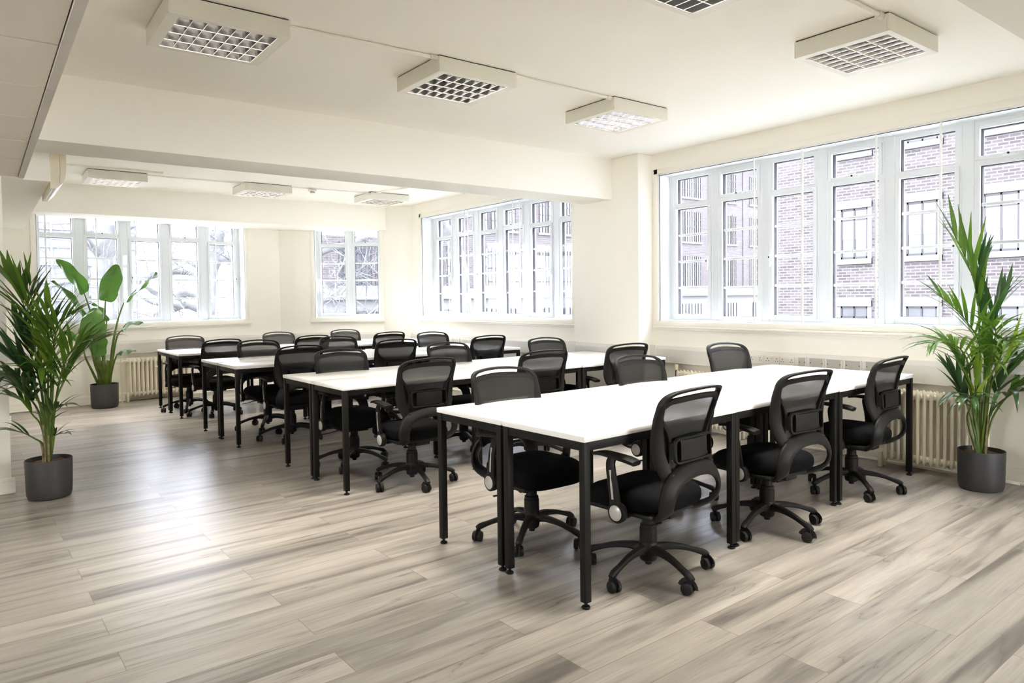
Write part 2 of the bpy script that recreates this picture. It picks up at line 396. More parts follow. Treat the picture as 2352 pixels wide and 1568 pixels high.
# lowered tiled ceiling strip with its edge trim
b = MB()
y = 6.02
ys = [-3.1 + 0.6 * k for k in range(0, 16)]
yj = [2.90 + 0.6 * k for k in range(-10, 6)]
edges = [-3.1] + yj + [6.0]
for i in range(len(edges) - 1):
    for x0, x1 in ((-0.345, 0.248), (-0.945, -0.355), (-1.55, -0.955), (-2.15, -1.56), (-2.98, -2.16)):
        b.box(x0, x1, edges[i] + 0.006, edges[i + 1] - 0.006, 2.2, 2.215, 0.002)
low = struct(b.build('ceiling', M['tile'], smooth=0))
b = MB(); b.box(-2.99, 0.25, -3.0, 6.0, 2.213, 2.23); b.build('tile_backing', M['gap'], low, smooth=0)
b = MB()
b.box(0.252, 0.285, -3.0, 3.49, 2.192, 2.30, 0.001); b.box(0.252, 0.285, 3.494, 6.02, 2.192, 2.30, 0.001)
struct(b.build('trim_1', M['angle'], smooth=0))
b = MB(); b.box(0.255, 0.283, -3.0, 6.02, 2.28, CZ); b.box(-2.99, 0.283, 6.02, 6.14, 2.2, 2.775); struct(b.build('wall_left', M['ceiling'], smooth=0))

# skirting boards
def skirt(name, P0, ang, s0, s1):
    mx = frame(P0, ang); b = MB()
    b.box(s0, s1, -0.020, 0.0, 0.012, 0.075, 0.003, mx); b.box(s0, s1, -0.014, 0.0, 0.070, 0.108, 0.004, mx)
    b.box(s0, s1, -0.036, -0.012, 0.0, 0.020, 0.006, mx)
    return struct(b.build(name, M['gloss_white']))
skirt('baseboard_right', *WR, 0.0, 8.0)
skirt('baseboard_right', (5.41, 5.965), -PI / 2, 0.0, 0.99)
skirt('baseboard_right', *W3, 0.0, 3.78)
skirt('baseboard_back', *W1, -0.2, 3.52)
skirt('baseboard_back', *W2, 0.02, 1.60)
skirt('baseboard_left', (-1.0, 5.995), 0.0, 0.0, 1.175)
skirt('baseboard_left', (-0.2, 9.34), 0.0, 0.0, 0.455)

# ------------------------------------------------------------------ windows
def window(name, P0, ang, s0, s1, cols, zb, zt, depth, bars, first_open_low=True, gy=0.03, dz=0.0):
    """opening s0..s1; cols = list of (glass left, glass right) in wall coordinate"""
    mx = frame(P0, ang)
    root = struct(empty(name, (0, 0, 0)))
    # timber casing and reveal lining
    b = MB(); t = 0.052
    b.box(s0 - t, s0, -0.014, 0.0, zb, zt + t, 0.003, mx); b.box(s1, s1 + t, -0.014, 0.0, zb, zt + t, 0.003, mx)
    b.box(s0 - t, s1 + t, -0.014, 0.0, zt, zt + t, 0.003, mx)
    b.box(s0 - t, s1 + t, -0.016, 0.01, zb - 0.045, zb, 0.003, mx)
    b.build('casing', M['gloss_white'], root)
    b = MB(); b.box(s0 - t - 0.015, s1 + t + 0.015, -0.042, 0.0, zb - 0.068, zb - 0.046, 0.008, mx)
    b.box(s0 - t - 0.005, s1 + t + 0.005, -0.026, 0.0, zb - 0.086, zb - 0.068, 0.004, mx); b.build('sill', M['gloss_white'], root)
    b = MB(); b.box(s0, s0 + 0.012, 0.0, depth, zb, zt, mx=mx); b.box(s1 - 0.012, s1, 0.0, depth, zb, zt, mx=mx)
    b.box(s0, s1, 0.0, depth, zb, zb + 0.012, mx=mx); b.box(s0, s1, 0.0, depth, zt - 0.012, zt, mx=mx)
    b.build('reveal', M['upvc'], root, smooth=0)
    y0, y1 = depth, depth + 0.075
    lo, tr0, tr1, hi = zb + 0.071, 2.205 + dz, 2.262 + dz, zt - 0.062
    fb = MB(); gk = MB(); gl = MB(); sash = MB(); br = MB(); hd = MB(); hk = MB()
    xs = s0
    for i, (a, c) in enumerate(cols):
        low = (i % 2 == 0) == first_open_low
        fb.box(xs, a, y0, y1, zb, zt, mx=mx)
        if low: l0, l1, u0, u1 = lo, tr0, tr1, hi + 0.006
        else: l0, l1, u0, u1 = lo - 0.018, tr0 + 0.018, tr1 + 0.028, hi - 0.016
        fb.box(a, c, y0, y1, zb, l0, mx=mx); fb.box(a, c, y0, y1, l1, u0, mx=mx); fb.box(a, c, y0, y1, u1, zt, mx=mx)
        xs = c
        w_ = 0.032
        def ring(B, x0, x1, z0, z1, w, ya, yb, bev=0.004):
            B.box(x0 - w, x0, ya, yb, z0 - w, z1 + w, bev, mx); B.box(x1, x1 + w, ya, yb, z0 - w, z1 + w, bev, mx)
            B.box(x0, x1, ya, yb, z0 - w, z0, bev, mx); B.box(x0, x1, ya, yb, z1, z1 + w, bev, mx)
        if low: ring(sash, a, c, l0, l1, w_, y0 - 0.016, y0 + 0.002)
        else: ring(sash, a, c, u0, u1, w_ * 0.85, y0 - 0.016, y0 + 0.002)
        ring(fb, a - 0.036, c + 0.036, zb + 0.022, zt - 0.022, 0.012, y0 - 0.006, y0 + 0.002, 0.002)
        for z0, z1 in ((l0, l1), (u0, u1)):
            g = 0.006
            gk.box(a, a + g, y0 + gy - 0.012, y1 - 0.022, z0, z1, mx=mx); gk.box(c - g, c, y0 + gy - 0.012, y1 - 0.022, z0, z1, mx=mx)
            gk.box(a, c, y0 + gy - 0.012, y1 - 0.022, z1 - g, z1, mx=mx); gk.box(a, c, y0 + gy - 0.012, y0 + gy + 0.004, z0, z0 + g * 0.6, mx=mx)
            gl.box(a, c, y0 + gy, y0 + gy + 0.004, z0, z1, mx=mx)
        for k in (1, 2, 3):
            zz = l0 + (l1 - l0) * k / 4
            br.box(a, c, y0 + gy - 0.012, y0 + gy + 0.010, zz - 0.011, zz + 0.011, 0.003, mx)
        if low:
            hx = c + 0.012 if i % 4 == 0 else a - 0.012
            hd.box(hx - 0.011, hx + 0.011, y0 - 0.030, y0 - 0.014, 1.60, 1.70, 0.004, mx)
            hd.box(hx - 0.009, hx + 0.009, y0 - 0.052, y0 - 0.030, 1.57, 1.68, 0.006, mx)
            hk.lathe([(0.008, 0), (0.008, 0.003)], 10, mx @ Matrix.Translation((hx, y0 - 0.052, 1.655)) @ Matrix.Rotation(PI / 2, 4, 'X'))
        else:
            hx = (a + c) / 2; hz = u0 - 0.010
            hd.box(hx - 0.05, hx + 0.05, y0 - 0.034, y0 - 0.014, hz - 0.010, hz + 0.010, 0.004, mx)
            hk.lathe([(0.008, 0), (0.008, 0.004)], 10, mx @ Matrix.Translation((hx - 0.01, y0 - 0.034, hz + 0.002)) @ Matrix.Rotation(PI / 2, 4, 'X'))
    fb.box(xs, s1, y0, y1, zb, zt, mx=mx)
    fb.build('window_frame', M['upvc'], root); sash.build('casement', M['upvc'], root); br.build('glazing_bar', M['upvc'], root)
    gk.build('gasket', M['gasket'], root, smooth=0); gl.build('pane', M['glass'], root, smooth=0)
    h = hd.build('handle', M['upvc'], root); hk.build('lock', M['dark'], h)
    # sliding secondary glazing in the plane of the casing
    ed = MB(); sg = MB(); tk = MB(); prev = s0 + 0.012
    for k, (x, w, off) in enumerate(bars):
        ed.box(x - w / 2, x + w / 2, off - 0.006, off + 0.008, zb + 0.014, zt - 0.016, 0.002, mx)
    xs = [s0 + 0.014] + [x for x, w, off in bars if w > 0.006] + [s1 - 0.014]
    for k in range(len(xs) - 1):
        o_ = 0.008 + 0.014 * (k % 2)
        sg.box(xs[k] + 0.004, xs[k + 1] - 0.004, o_, o_ + 0.003, zb + 0.014, zt - 0.016, mx=mx)
    tk.box(s0 + 0.012, s1 - 0.012, 0.0, 0.004, zt - 0.018, zt - 0.013, mx=mx)
    tk.box(s0 + 0.012, s0 + 0.016, 0.0, 0.006, zb + 0.012, zt - 0.012, mx=mx)
    sg.build('sliding_pane', M['slider'], root, smooth=0); ed.build('pane_edge', M['upvc'], root); tk.build('track', M['gasket'], root, smooth=0)
    return root
def ycols(ytop, y0, n, w=0.39, p=0.553): return [(y0 - (ytop - k * p), y0 - (ytop - k * p) + w) for k in range(n)]
window('window_1', *W1, 0.29, 2.965, [(0.372 + 0.535 * k, 0.372 + 0.535 * k + 0.362) for k in range(5)], 1.04, 2.54, 0.17,
       [(0.40, 0.016, 0.0), (0.966, 0.012, 0.0), (1.432, 0.007, 0.0), (1.458, 0.007, 0.012), (2.532, 0.010, 0.0)], dz=-0.045)
window('window_2', *W2, 0.53, 1.555, [(0.622, 0.99), (1.145, 1.508)], 1.04, 2.53, 0.17, [(1.06, 0.006, 0.0)], dz=-0.045)
window('window_3', *W3, 0.29, 3.72, ycols(9.31, 9.75, 6, 0.385, 0.573), ZB, ZT, 0.20,
       [(9.75 - 8.26, 0.010, 0.0), (9.75 - 8.20, 0.014, 0.012), (9.75 - 7.15, 0.006, 0.0), (9.75 - 7.02, 0.010, 0.012)], dz=0.0)
window('window_4', *WR, 0.085, 3.455, ycols(4.79, 4.975, 6), ZB, ZT, 0.17,
       [(4.975 - 3.767, 0.010, 0.0), (4.975 - 3.301, 0.018, 0.0), (4.975 - 2.682, 0.013, 0.0), (4.975 - 2.219, 0.016, 0.0)])

# ------------------------------------------------------------------ dado trunking
TZ0, TZ1 = 0.637, 0.808
tr_n = [1]
def trunk(P0, ang, s0, s1, joints=()):
    mx = frame(P0, ang); b = MB(); prof = [(0, TZ0), (-0.050, TZ0), (-0.050, TZ1 - 0.035), (-0.042, TZ1 - 0.0), (0, TZ1)]
    vs = [(x, y, z) for x in (s0, s1) for y, z in prof]; n = len(prof)
    b.add(vs, [tuple(range(n)), tuple(range(n, 2 * n))[::-1]] + [(i, i + n, (i + 1) % n + n, (i + 1) % n) for i in range(n)], mx)
    for z in (TZ0 + 0.038, TZ1 - 0.040):
        b.box(s0, s1, -0.0512, -0.04, z - 0.0008, z + 0.0008, mx=mx)
    for j in joints: b.box(j - 0.035, j + 0.035, -0.053, 0.0, TZ0 - 0.003, TZ1 + 0.003, 0.002, mx)
    tr_n[0] += 1
    o = b.build('trim_%d' % tr_n[0], M['trunking'], smooth=0); fixn(o); return struct(o)
trunk(*WR, 0.0, 8.0, (0.05,))
trunk((5.41, 5.965), -PI / 2, 0.0, 0.99, (0.03, 0.60))
trunk(*W3, 0.0, 3.78, (3.74,))
trunk(*W2, 0.0, 1.60, (0.63,)); trunk(*W1, -0.2, 3.52, ())

# sockets on the trunking
def socket_proto():
    r = empty('wall_socket')
    b = MB(); b.box(-0.069, 0.069, -0.009, 0, -0.040, 0.040, 0.003); b.build('face_plate', M['socket'], r)
    for x in (-0.009, 0.009):
        b = MB(); b.box(x - 0.0065, x + 0.0065, -0.0135, -0.008, 0.008, 0.030, 0.002); b.build('switch', M['socket'], r)
    b = MB()
    for s in (-1, 1):
        cx_ = s * 0.044
        b.box(cx_ - 0.003, cx_ + 0.003, -0.0098, -0.008, 0.008, 0.018); b.box(cx_ - 0.014, cx_ - 0.007, -0.0098, -0.008, -0.010, -0.004); b.box(cx_ + 0.007, cx_ + 0.014, -0.0098, -0.008, -0.010, -0.004)
    b.build('pin_hole', M['dark'], r, smooth=0)
    return r
sp = socket_proto(); KD = kids()
names4 = ['rightmost white double socket beside the open module boxes, right wall trunking', 'middle white double socket of the three right of the chair back, right wall trunking',
          'third white double socket from the module boxes, just right of the chair back', 'white double socket seen through the mesh of the far right-hand chair']
spots = [(5.57, 3.408), (5.57, 3.552), (5.57, 3.714), (5.57, 3.865)]
spots3 = [(5.40, 8.115), (5.40, 8.254), (5.40, 8.416), (5.40, 8.58)]
first = True
for (x, y), lb in zip(spots, names4):
    o = sp if first else copy_tree(sp); first = False
    o.location = (x, y, 0.738); o.rotation_euler = (0, 0, -PI / 2)
    tag(o, lb, 'socket', 'double sockets on the right wall trunking')
for k, (x, y) in enumerate(spots3):
    o = copy_tree(sp); o.location = (x, y, 0.722); o.rotation_euler = (0, 0, -PI / 2); o.scale = (1.02, 1, 0.9)
    tag(o, ['rightmost of four small white double sockets under the third window', 'second from the right of four small double sockets under the third window',
            'third from the right of four small double sockets under the third window', 'leftmost small double socket under the third window, half behind a chair'][k], 'socket', 'double sockets under the third window')
def module_box(w):
    r = empty('module_box'); b = MB(); h = 0.036
    b.box(-w / 2 - 0.012, -w / 2, -0.006, 0.0, -h - 0.004, h + 0.008, 0.001); b.box(w / 2, w / 2 + 0.012, -0.006, 0.0, -h - 0.004, h + 0.008, 0.001)
    b.box(-w / 2, w / 2, -0.006, 0.0, h, h + 0.008, 0.001); b.box(-w / 2, w / 2, -0.006, 0.0, -h - 0.006, -h, 0.001)
    b.build('surround', M['trunking'], r)
    b = MB(); b.box(-w / 2, w / 2, -0.002, 0.0, -h, h); b.build('back_plate', M['recess'], r, smooth=0)
    b = MB()
    for s in (-1, 1): b.box(s * (w / 2 - 0.008) - 0.003, s * (w / 2 - 0.008) + 0.003, -0.004, 0, -0.006, 0.002)
    b.build('screw_lug', M['dark'], r, smooth=0); return r
nb = module_box(0.062); nb.location = (5.57, 3.272, 0.738); nb.rotation_euler = (0, 0, -PI / 2)
tag(nb, 'narrow empty module box in the trunking, next to the double sockets', 'socket box')
wb = module_box(0.118); KD = kids()
for k, (yc, lb) in enumerate(((3.146, 'leftmost wide empty module box in the trunking, after the narrow one'), (2.993, 'second wide empty module box from the left in the trunking'),
                              (2.835, 'third wide empty module box from the left in the trunking'), (2.672, 'wide empty module box in the trunking, right after the dark joint gap'))):
    o = wb if k == 0 else copy_tree(wb)
    o.location = (5.57, yc, 0.738); o.rotation_euler = (0, 0, -PI / 2); tag(o, lb, 'socket box', 'empty wide module boxes on the right wall')

# ------------------------------------------------------------------ column radiators
def radiator(name, P0, ang, s0, nsec, pitch, y_front, ztop, label, feet=(0,), zbot=0.055):
    """local: x along the wall, y outward; sections stand y_front..y_front+depth"""
    root = empty(name, (P0[0], P0[1], 0), ang); tag(root, label, 'radiator', 'cream column radiators')
    r = pitch * 0.29
    for k in range(nsec):
        x = s0 + k * pitch; b = MB()
        z0, z1 = zbot, ztop
        for j, yy in enumerate((y_front + r, y_front + r + 0.048, y_front + r + 0.096)):
            b.sweep([(x, yy, z0 + 0.012), (x, yy, z0 + 0.03), (x, yy, z0 + 0.07), (x, yy, z1 - 0.06), (x, yy, z1 - 0.03), (x, yy, z1 - 0.012), (x, yy, z1)],
                    [(r * 0.4, r * 0.4), (r * 0.9, r * 0.9), (r, r), (r, r), (r * 1.05, r * 1.05), (r * 0.95, r * 0.95), (r * 0.35, r * 0.35)], 10, up=(0, 1, 0))
        for zz in (z0 + 0.05, z1 - 0.045):
            b.sweep([(x, y_front + r * 1.2, zz), (x, y_front + r + 0.10, zz)], [(pitch * 0.36, 0.026)] * 2, 10, up=(0, 0, 1))
            b.sweep([(x - pitch / 2, y_front + r + 0.03, zz), (x + pitch / 2, y_front + r + 0.03, zz)], [(0.019, 0.022)] * 2, 10)
        b.build('section', M['radiator'], root)
    for fx in feet:
        b = MB(); b.box(fx - 0.014, fx + 0.014, y_front + 0.015, y_front + 0.045, 0.0, zbot + 0.06, 0.004)
        b.box(fx - 0.014, fx + 0.014, y_front + 0.085, y_front + 0.115, 0.0, zbot + 0.06, 0.004); b.box(fx - 0.012, fx + 0.012, y_front + 0.03, y_front + 0.10, zbot + 0.02, zbot + 0.055, 0.004)
        b.build('foot', M['radiator'], root)
    return root
def valve(root, x, y, z, cap, side):
    b = MB(); b.sweep([(x, y, 0.0), (x, y, z - 0.03)], 0.008, 8, up=(0, 1, 0)); b.build('pipe', M['radiator'], root)
    b = MB(); b.sweep([(x, y, z - 0.04), (x, y, z + 0.02)], 0.013, 10, up=(0, 1, 0)); b.sweep([(x, y, z - 0.02), (x + side * 0.06, y, z - 0.02)], 0.010, 10); v = b.build('valve', M['brass'] if cap else M['radiator'], root)
    if cap:
        b = MB(); b.lathe([(0.014, 0), (0.019, 0.006), (0.019, 0.05), (0.015, 0.056)], 14, Matrix.Translation((x, y, z + 0.02))); b.build('valve_cap', M['valve'], v)
# local x runs along -Y on the right wall
r1 = radiator('radiator', (5.62, 4.975), -PI / 2, 2.47, 15, 0.0455, -0.225, 0.600, 'cream column radiator on the right wall behind the big potted palm', (2.425, 3.02))
b = MB(); b.sweep([(2.39, -0.13, 0.03), (3.3, -0.13, 0.03)], 0.009, 8); b.build('pipe', M['radiator'], r1)
r2 = radiator('radiator', (5.62, 4.975), -PI / 2, 0.47, 16, 0.0455, -0.19, 0.585, 'cream column radiator with a capped valve behind the nearest desk row', (0.45, 1.15))
valve(r2, 0.408, -0.12, 0.56, True, 1)
r3 = radiator('radiator', *W1, 1.275, 15, 0.0535, -0.175, 0.580, 'cream column radiator below the far left window beside a paddle-leaf plant', (1.245, 2.02))
valve(r3, 1.19, -0.10, 0.56, False, 1)
b = MB(); b.sweep([(1.60, -0.175, 0.44), (1.60, -0.215, 0.44)], 0.006, 8); b.sweep([(1.575, -0.21, 0.45), (1.625, -0.21, 0.45)], 0.008, 8); b.build('bleed_key', M['gloss_white'], r3)

# ------------------------------------------------------------------ desks
DL, DD, DH = 1.120, 0.550, 0.73
def desk_proto(L):
    r = empty('desk'); g = 0.003
    b = MB(); b.box(g, L - g, g, DD - g, DH - 0.025, DH, 0.002); b.build('tabletop', M['desk_top'], r)
    b = MB(); i = 0.006; t = 0.030; w = 0.034
    for (x0, x1, y0, y1) in ((i + w, L - i - w, i + 0.004, i + 0.004 + t), (i + w, L - i - w, DD - i - t - 0.004, DD - i - 0.004),
                             (i + 0.004, i + 0.004 + t, i + w, DD - i - w), (L - i - t - 0.004, L - i - 0.004, i + w, DD - i - w)):
        b.box(x0, x1, y0, y1, DH - 0.064, DH - 0.026, 0.0015)
    b.build('frame', M['black_metal'], r)
    for x in (i, L - i - w):
        for y in (i, DD - i - w):
            b = MB(); b.box(x, x + w, y, y + w, 0.026, DH - 0.0255, 0.002); lg = b.build('leg', M['black_metal'], r)
            b = MB(); b.lathe([(0.018, 0), (0.020, 0.004), (0.016, 0.010), (0.007, 0.013), (0.007, 0.028)], 14, Matrix.Translation((x + w / 2, y + w / 2, 0)))
            b.build('levelling_foot', M['black_metal'], lg)
    return r
rows = [(1.985, 2.132, 2.5, 1.120), (1.925, 4.412, 1.25, 1.107), (1.815, 6.49, 1.3, 1.095), (1.780, 8.56, 0.8, 1.125)]
rown = ['nearest', 'second', 'third', 'farthest']
colt = ['left end', 'middle', 'window end']
dp = desk_proto(DL); KD = kids(); first = True
for ri, (x0, y0, a, L) in enumerate(rows):
    a = R_(a)
    for side in (0, 1):
        for c in range(3):
            o = dp if first else copy_tree(dp); first = False
            jit = [0, 0.006, -0.004][c] if side == 0 else [0.004, 0, 0.003][c]
            lx = c * L; ly = side * (DD + 0.004) + jit
            o.location = (x0 + math.cos(a) * lx - math.sin(a) * ly, y0 + math.sin(a) * lx + math.cos(a) * ly, 0)
            o.rotation_euler = (0, 0, a); o.scale = (L / DL, 1, 1)
            tag(o, 'white-topped black-legged desk, %s of the %s row, %s side' % (colt[c], rown[ri], ['camera-facing', 'far'][side]), 'desk', 'white desks in four double rows')

# ------------------------------------------------------------------ chairs
def prof(z):
    P = [(0.30, -0.245), (0.45, -0.250), (0.52, -0.247), (0.58, -0.236), (0.64, -0.230), (0.70, -0.234), (0.78, -0.250), (0.86, -0.280), (0.93, -0.317)]
    for i in range(len(P) - 1):
        if z <= P[i + 1][0] or i == len(P) - 2:
            t = (z - P[i][0]) / (P[i + 1][0] - P[i][0]); return P[i][1] + t * (P[i + 1][1] - P[i][1])
def S(x, z, off=0.0): return Vector((x, prof(z) + 0.85 * x * x + off, z))

def ribbon(B, pts, widths, t, off=0.0, closed=False, surf=S):
    """flat band following pts (x,z) on the back surface; t = thickness; chamfered"""
    N = len(pts); vs = []; fs = []
    if not isinstance(widths, list): widths = [widths] * N
    for i in range(N):
        a = pts[(i - 1) % N] if (closed or i > 0) else pts[i]; c = pts[(i + 1) % N] if (closed or i < N - 1) else pts[i]
        tx, tz = c[0] - a[0], c[1] - a[1]; l = math.hypot(tx, tz) or 1; nx, nz = -tz / l, tx / l
        w = widths[i] / 2; h = t / 2
        for (dw, dy) in ((-w, -h * 0.3), (-w * 0.72, -h), (w * 0.72, -h), (w, -h * 0.3), (w, h * 0.3), (w * 0.72, h), (-w * 0.72, h), (-w, h * 0.3)):
            vs.append(surf(pts[i][0] + nx * dw, pts[i][1] + nz * dw, off + dy))
    rng = N if closed else N - 1
    for i in range(rng):
        for k in range(8):
            k2 = (k + 1) % 8; j = (i + 1) % N; fs.append((i * 8 + k, i * 8 + k2, j * 8 + k2, j * 8 + k))
    if not closed: fs.append(tuple(range(8))[::-1]); fs.append(tuple((N - 1) * 8 + k for k in range(8)))
    B.add(vs, fs)

def chair_proto():
    r = empty('office_chair'); P_ = M['chair_plastic']
    # five-star base with casters
    b = MB()
    b.lathe([(0.030, 0.062), (0.040, 0.070), (0.045, 0.10), (0.045, 0.145), (0.040, 0.155), (0.0, 0.155)], 20)
    b.lathe([(0.016, 0.045), (0.018, 0.062)], 10)
    for k in range(5):
        mx = Matrix.Rotation(2 * PI * k / 5, 4, 'Z')
        pts = spl([(0.02, 0, 0.118), (0.09, 0, 0.124), (0.17, 0, 0.113), (0.235, 0, 0.093), (0.278, 0, 0.078), (0.300, 0, 0.066)], 4)
        rad = spl([(0.024, 0.026), (0.021, 0.018), (0.018, 0.014), (0.016, 0.013), (0.017, 0.016), (0.014, 0.012)], 4)
        b.sweep(pts, [tuple(q) for q in rad], 10, mx, sq=0.8)
    base = b.build('star_base', P_, r)
    for k in range(5):
        a = 2 * PI * k / 5; sw = [0.4, 2.1, 1.2, 3.6, 5.0][k]
        cmx = Matrix.Translation((0.290 * math.cos(a), 0.290 * math.sin(a), 0)) @ Matrix.Rotation(a + sw, 4, 'Z')
        b = MB()
        b.sweep([(0, 0, 0.04), (0, 0, 0.078)], 0.007, 8, cmx, up=(0, 1, 0))
        wx = Matrix.Translation((0.014, 0, 0.0275)) @ Matrix.Rotation(PI / 2, 4, 'X')
        for s in (-1, 1):
            b.lathe([(0.0, 0.004), (0.0265, 0.005), (0.0275, 0.008), (0.0275, 0.020), (0.025, 0.024), (0.014, 0.026), (0.0, 0.026)], 18, cmx @ wx @ Matrix.Scale(s, 4, (0, 0, 1)), cap=False)
        hood = []
        for j in range(9):
            t = R_(-10 + 22 * j); hood.append((0.014 + 0.0305 * math.cos(t + 0.35), 0, 0.0275 + 0.0305 * math.sin(t + 0.35)))
        b.sweep(hood, [(0.017, 0.0022)] * 9, 8, cmx, up=(0, 1, 0), sq=0.5)
        b.build('caster', P_, base)
    # gas column
    b = MB(); b.lathe([(0.041, 0.150), (0.041, 0.218), (0.038, 0.222), (0.038, 0.236), (0.030, 0.240), (0.028, 0.292)], 20); b.build('gas_column', P_, r)
    b = MB()
    b.box(-0.075, 0.075, -0.13, 0.11, 0.288, 0.318, 0.008); b.box(-0.05, 0.05, -0.16, -0.06, 0.298, 0.335, 0.01)
    b.sweep([(0.12, 0.06, 0.305), (0.06, 0.05, 0.305)], 0.022, 10); b.box(-0.245, 0.245, -0.045, 0.02, 0.316, 0.334, 0.004)
    b.build('tilt_mechanism', P_, r)
    b = MB(); b.sweep(spl([(0.06, 0.03, 0.303), (0.16, 0.035, 0.300), (0.21, 0.03, 0.288), (0.265, 0.02, 0.283)], 4), [(0.004, 0.004)] * 7 + [(0.012, 0.003)] * 6, 8); b.build('lever', P_, r)
    # seat cushion
    b = MB(); nu, nv = 36, 14; vs = []; fs = []
    def sg(v, e): return math.copysign(abs(v) ** e, v)
    for j in range(nv + 1):
        ph = -PI / 2 + PI * j / nv
        for i in range(nu):
            th = 2 * PI * i / nu
            cx_ = sg(math.cos(ph), 0.42) * sg(math.cos(th), 0.50); cy_ = sg(math.cos(ph), 0.42) * sg(math.sin(th), 0.50); cz_ = sg(math.sin(ph), 0.75)
            x = 0.235 * cx_ * (0.93 + 0.07 * cy_); y = 0.02 + 0.235 * cy_
            z = 0.388 + 0.056 * cz_
            z -= 0.030 * max(0, (y - 0.10) / 0.155) ** 2; z += 0.010 * max(0, cz_) * (abs(cx_) ** 2)
            vs.append((x, y, z))
    for j in range(nv):
        for i in range(nu):
            i2 = (i + 1) % nu; fs.append((j * nu + i, j * nu + i2, (j + 1) * nu + i2, (j + 1) * nu + i))
    b.add(vs, fs); seat = b.build('seat', M['fabric'], r, smooth=1.2)
    b = MB(); b.box(-0.20, 0.20, -0.17, 0.20, 0.322, 0.345, 0.01); b.build('seat_shell', P_, seat)
    # back frame
    b = MB()
    half = [(-0.150, 0.495), (-0.168, 0.545), (-0.187, 0.60), (-0.196, 0.65), (-0.201, 0.70), (-0.206, 0.76), (-0.211, 0.81), (-0.212, 0.845), (-0.203, 0.872), (-0.182, 0.889), (-0.15, 0.8975), (-0.08, 0.9055), (0, 0.9085)]
    wd_ = [0.052, 0.060, 0.064, 0.060, 0.052, 0.042, 0.030, 0.027, 0.023, 0.018, 0.0155, 0.015, 0.015]
    q = spl([(*p, w) for p, w in zip(half, wd_)], 3)
    full = q + [(-x, z, w) for x, z, w in q[::-1][1:]]
    ribbon(b, [(x, z) for x, z, w in full], [w for x, z, w in full], 0.028)
    sl = spl([(-0.205, 0.838), (-0.175, 0.861), (-0.13, 0.868), (-0.06, 0.874), (0, 0.876)], 3)
    sl = sl + [(-x, z) for x, z in sl[::-1][1:]]
    ribbon(b, [(x, z - 0.006) for x, z in sl], 0.030, 0.018)
    for s in (-1, 1):
        st = spl([(s * 0.196, 0.775), (s * 0.160, 0.725), (s * 0.140, 0.68), (s * 0.136, 0.63), (s * 0.146, 0.585), (s * 0.168, 0.555)], 3)
        ribbon(b, st, 0.015, 0.016, off=-0.004)
    fr = b.build('back_frame', P_, r, smooth=0.9)
    # mesh
    b = MB(); nx, nz = 12, 14; vs = []; fs = []
    for j in range(nz + 1):
        z = 0.50 + 0.372 * j / nz
        hw = 0.150 if z < 0.51 else (0.150 + (z - 0.51) * 0.30 if z < 0.66 else 0.195 + (z - 0.66) * 0.06)
        for i in range(nx + 1):
            x = -hw + 2 * hw * i / nx; vs.append(S(x, z, 0.008))
    for j in range(nz):
        for i in range(nx):
            k = j * (nx + 1) + i; fs.append((k, k + 1, k + nx + 2, k + nx + 1))
    b.add(vs, fs); b.build('mesh_back', M['mesh'], r, smooth=1.2)
    # lumbar bracket
    b = MB(); lp = []
    for (cx_, cz_, a0) in ((0.118, 0.668, 0), (-0.118, 0.668, 90), (-0.118, 0.602, 180), (0.118, 0.602, 270)):
        for k in range(5):
            t = R_(a0 + 22.5 * k); lp.append((cx_ + 0.018 * math.cos(t), cz_ + 0.018 * math.sin(t)))
    ribbon(b, lp, 0.010, 0.016, off=-0.030, closed=True)
    pn = [(-0.100, 0.635), (-0.05, 0.635), (0.0, 0.635), (0.05, 0.635), (0.100, 0.635)]
    ribbon(b, pn, 0.088, 0.010, off=-0.026)
    for s in (-1, 1): ribbon(b, [(s * 0.136, 0.60), (s * 0.136, 0.67)], 0.012, 0.035, off=-0.014)
    b.build('lumbar_bracket', P_, r, smooth=0.9)
    b = MB(); lm = [(-0.11, 0.665), (-0.05, 0.672), (0, 0.674), (0.05, 0.672), (0.11, 0.665)]; ribbon(b, lm, 0.05, 0.022, off=-0.008); b.build('lumbar_pad', M['fabric'], r, smooth=0.9)
    # horseshoe yoke under the back
    b = MB()
    hp = [(-0.055, -0.055, 0.322), (-0.10, -0.105, 0.322), (-0.150, -0.175, 0.335), (-0.188, -0.232, 0.372), (-0.200, -0.252, 0.425), (-0.182, -0.255, 0.478), (-0.135, -0.258, 0.518), (-0.07, -0.262, 0.540), (0, -0.264, 0.546)]
    hw_ = [(0.022, 0.012), (0.024, 0.014), (0.030, 0.014), (0.036, 0.013), (0.038, 0.012), (0.039, 0.012), (0.038, 0.012), (0.037, 0.012), (0.036, 0.012)]
    hq = spl([(*p, *w) for p, w in zip(hp, hw_)], 4); hq = hq + [(-x, y, z, a, c) for x, y, z, a, c in hq[::-1][1:]]
    N = len(hq); vs = []; fs = []
    for i in range(N):
        p = Vector(hq[i][:3]); t = (Vector(hq[min(i + 1, N - 1)][:3]) - Vector(hq[max(i - 1, 0)][:3])).normalized()
        # band faces outwards/backwards: width direction lies between radial and -y
        cen = Vector((0, -0.20, 0.44)); rad = (p - cen); rad.y = 0
        if rad.length < 1e-4: rad = Vector((0, 0, 1))
        rad.normalize(); wdir = (rad * 0.86 + Vector((0, 0.50, 0))); wdir -= t * wdir.dot(t); wdir.normalize(); nd = t.cross(wdir).normalized()
        a, c = hq[i][3], hq[i][4]
        for k in range(10):
            th = 2 * PI * k / 10; cc, ss = math.cos(th), math.sin(th)
            vs.append(p + wdir * a * math.copysign(abs(cc) ** 0.7, cc) + nd * c * math.copysign(abs(ss) ** 0.7, ss))
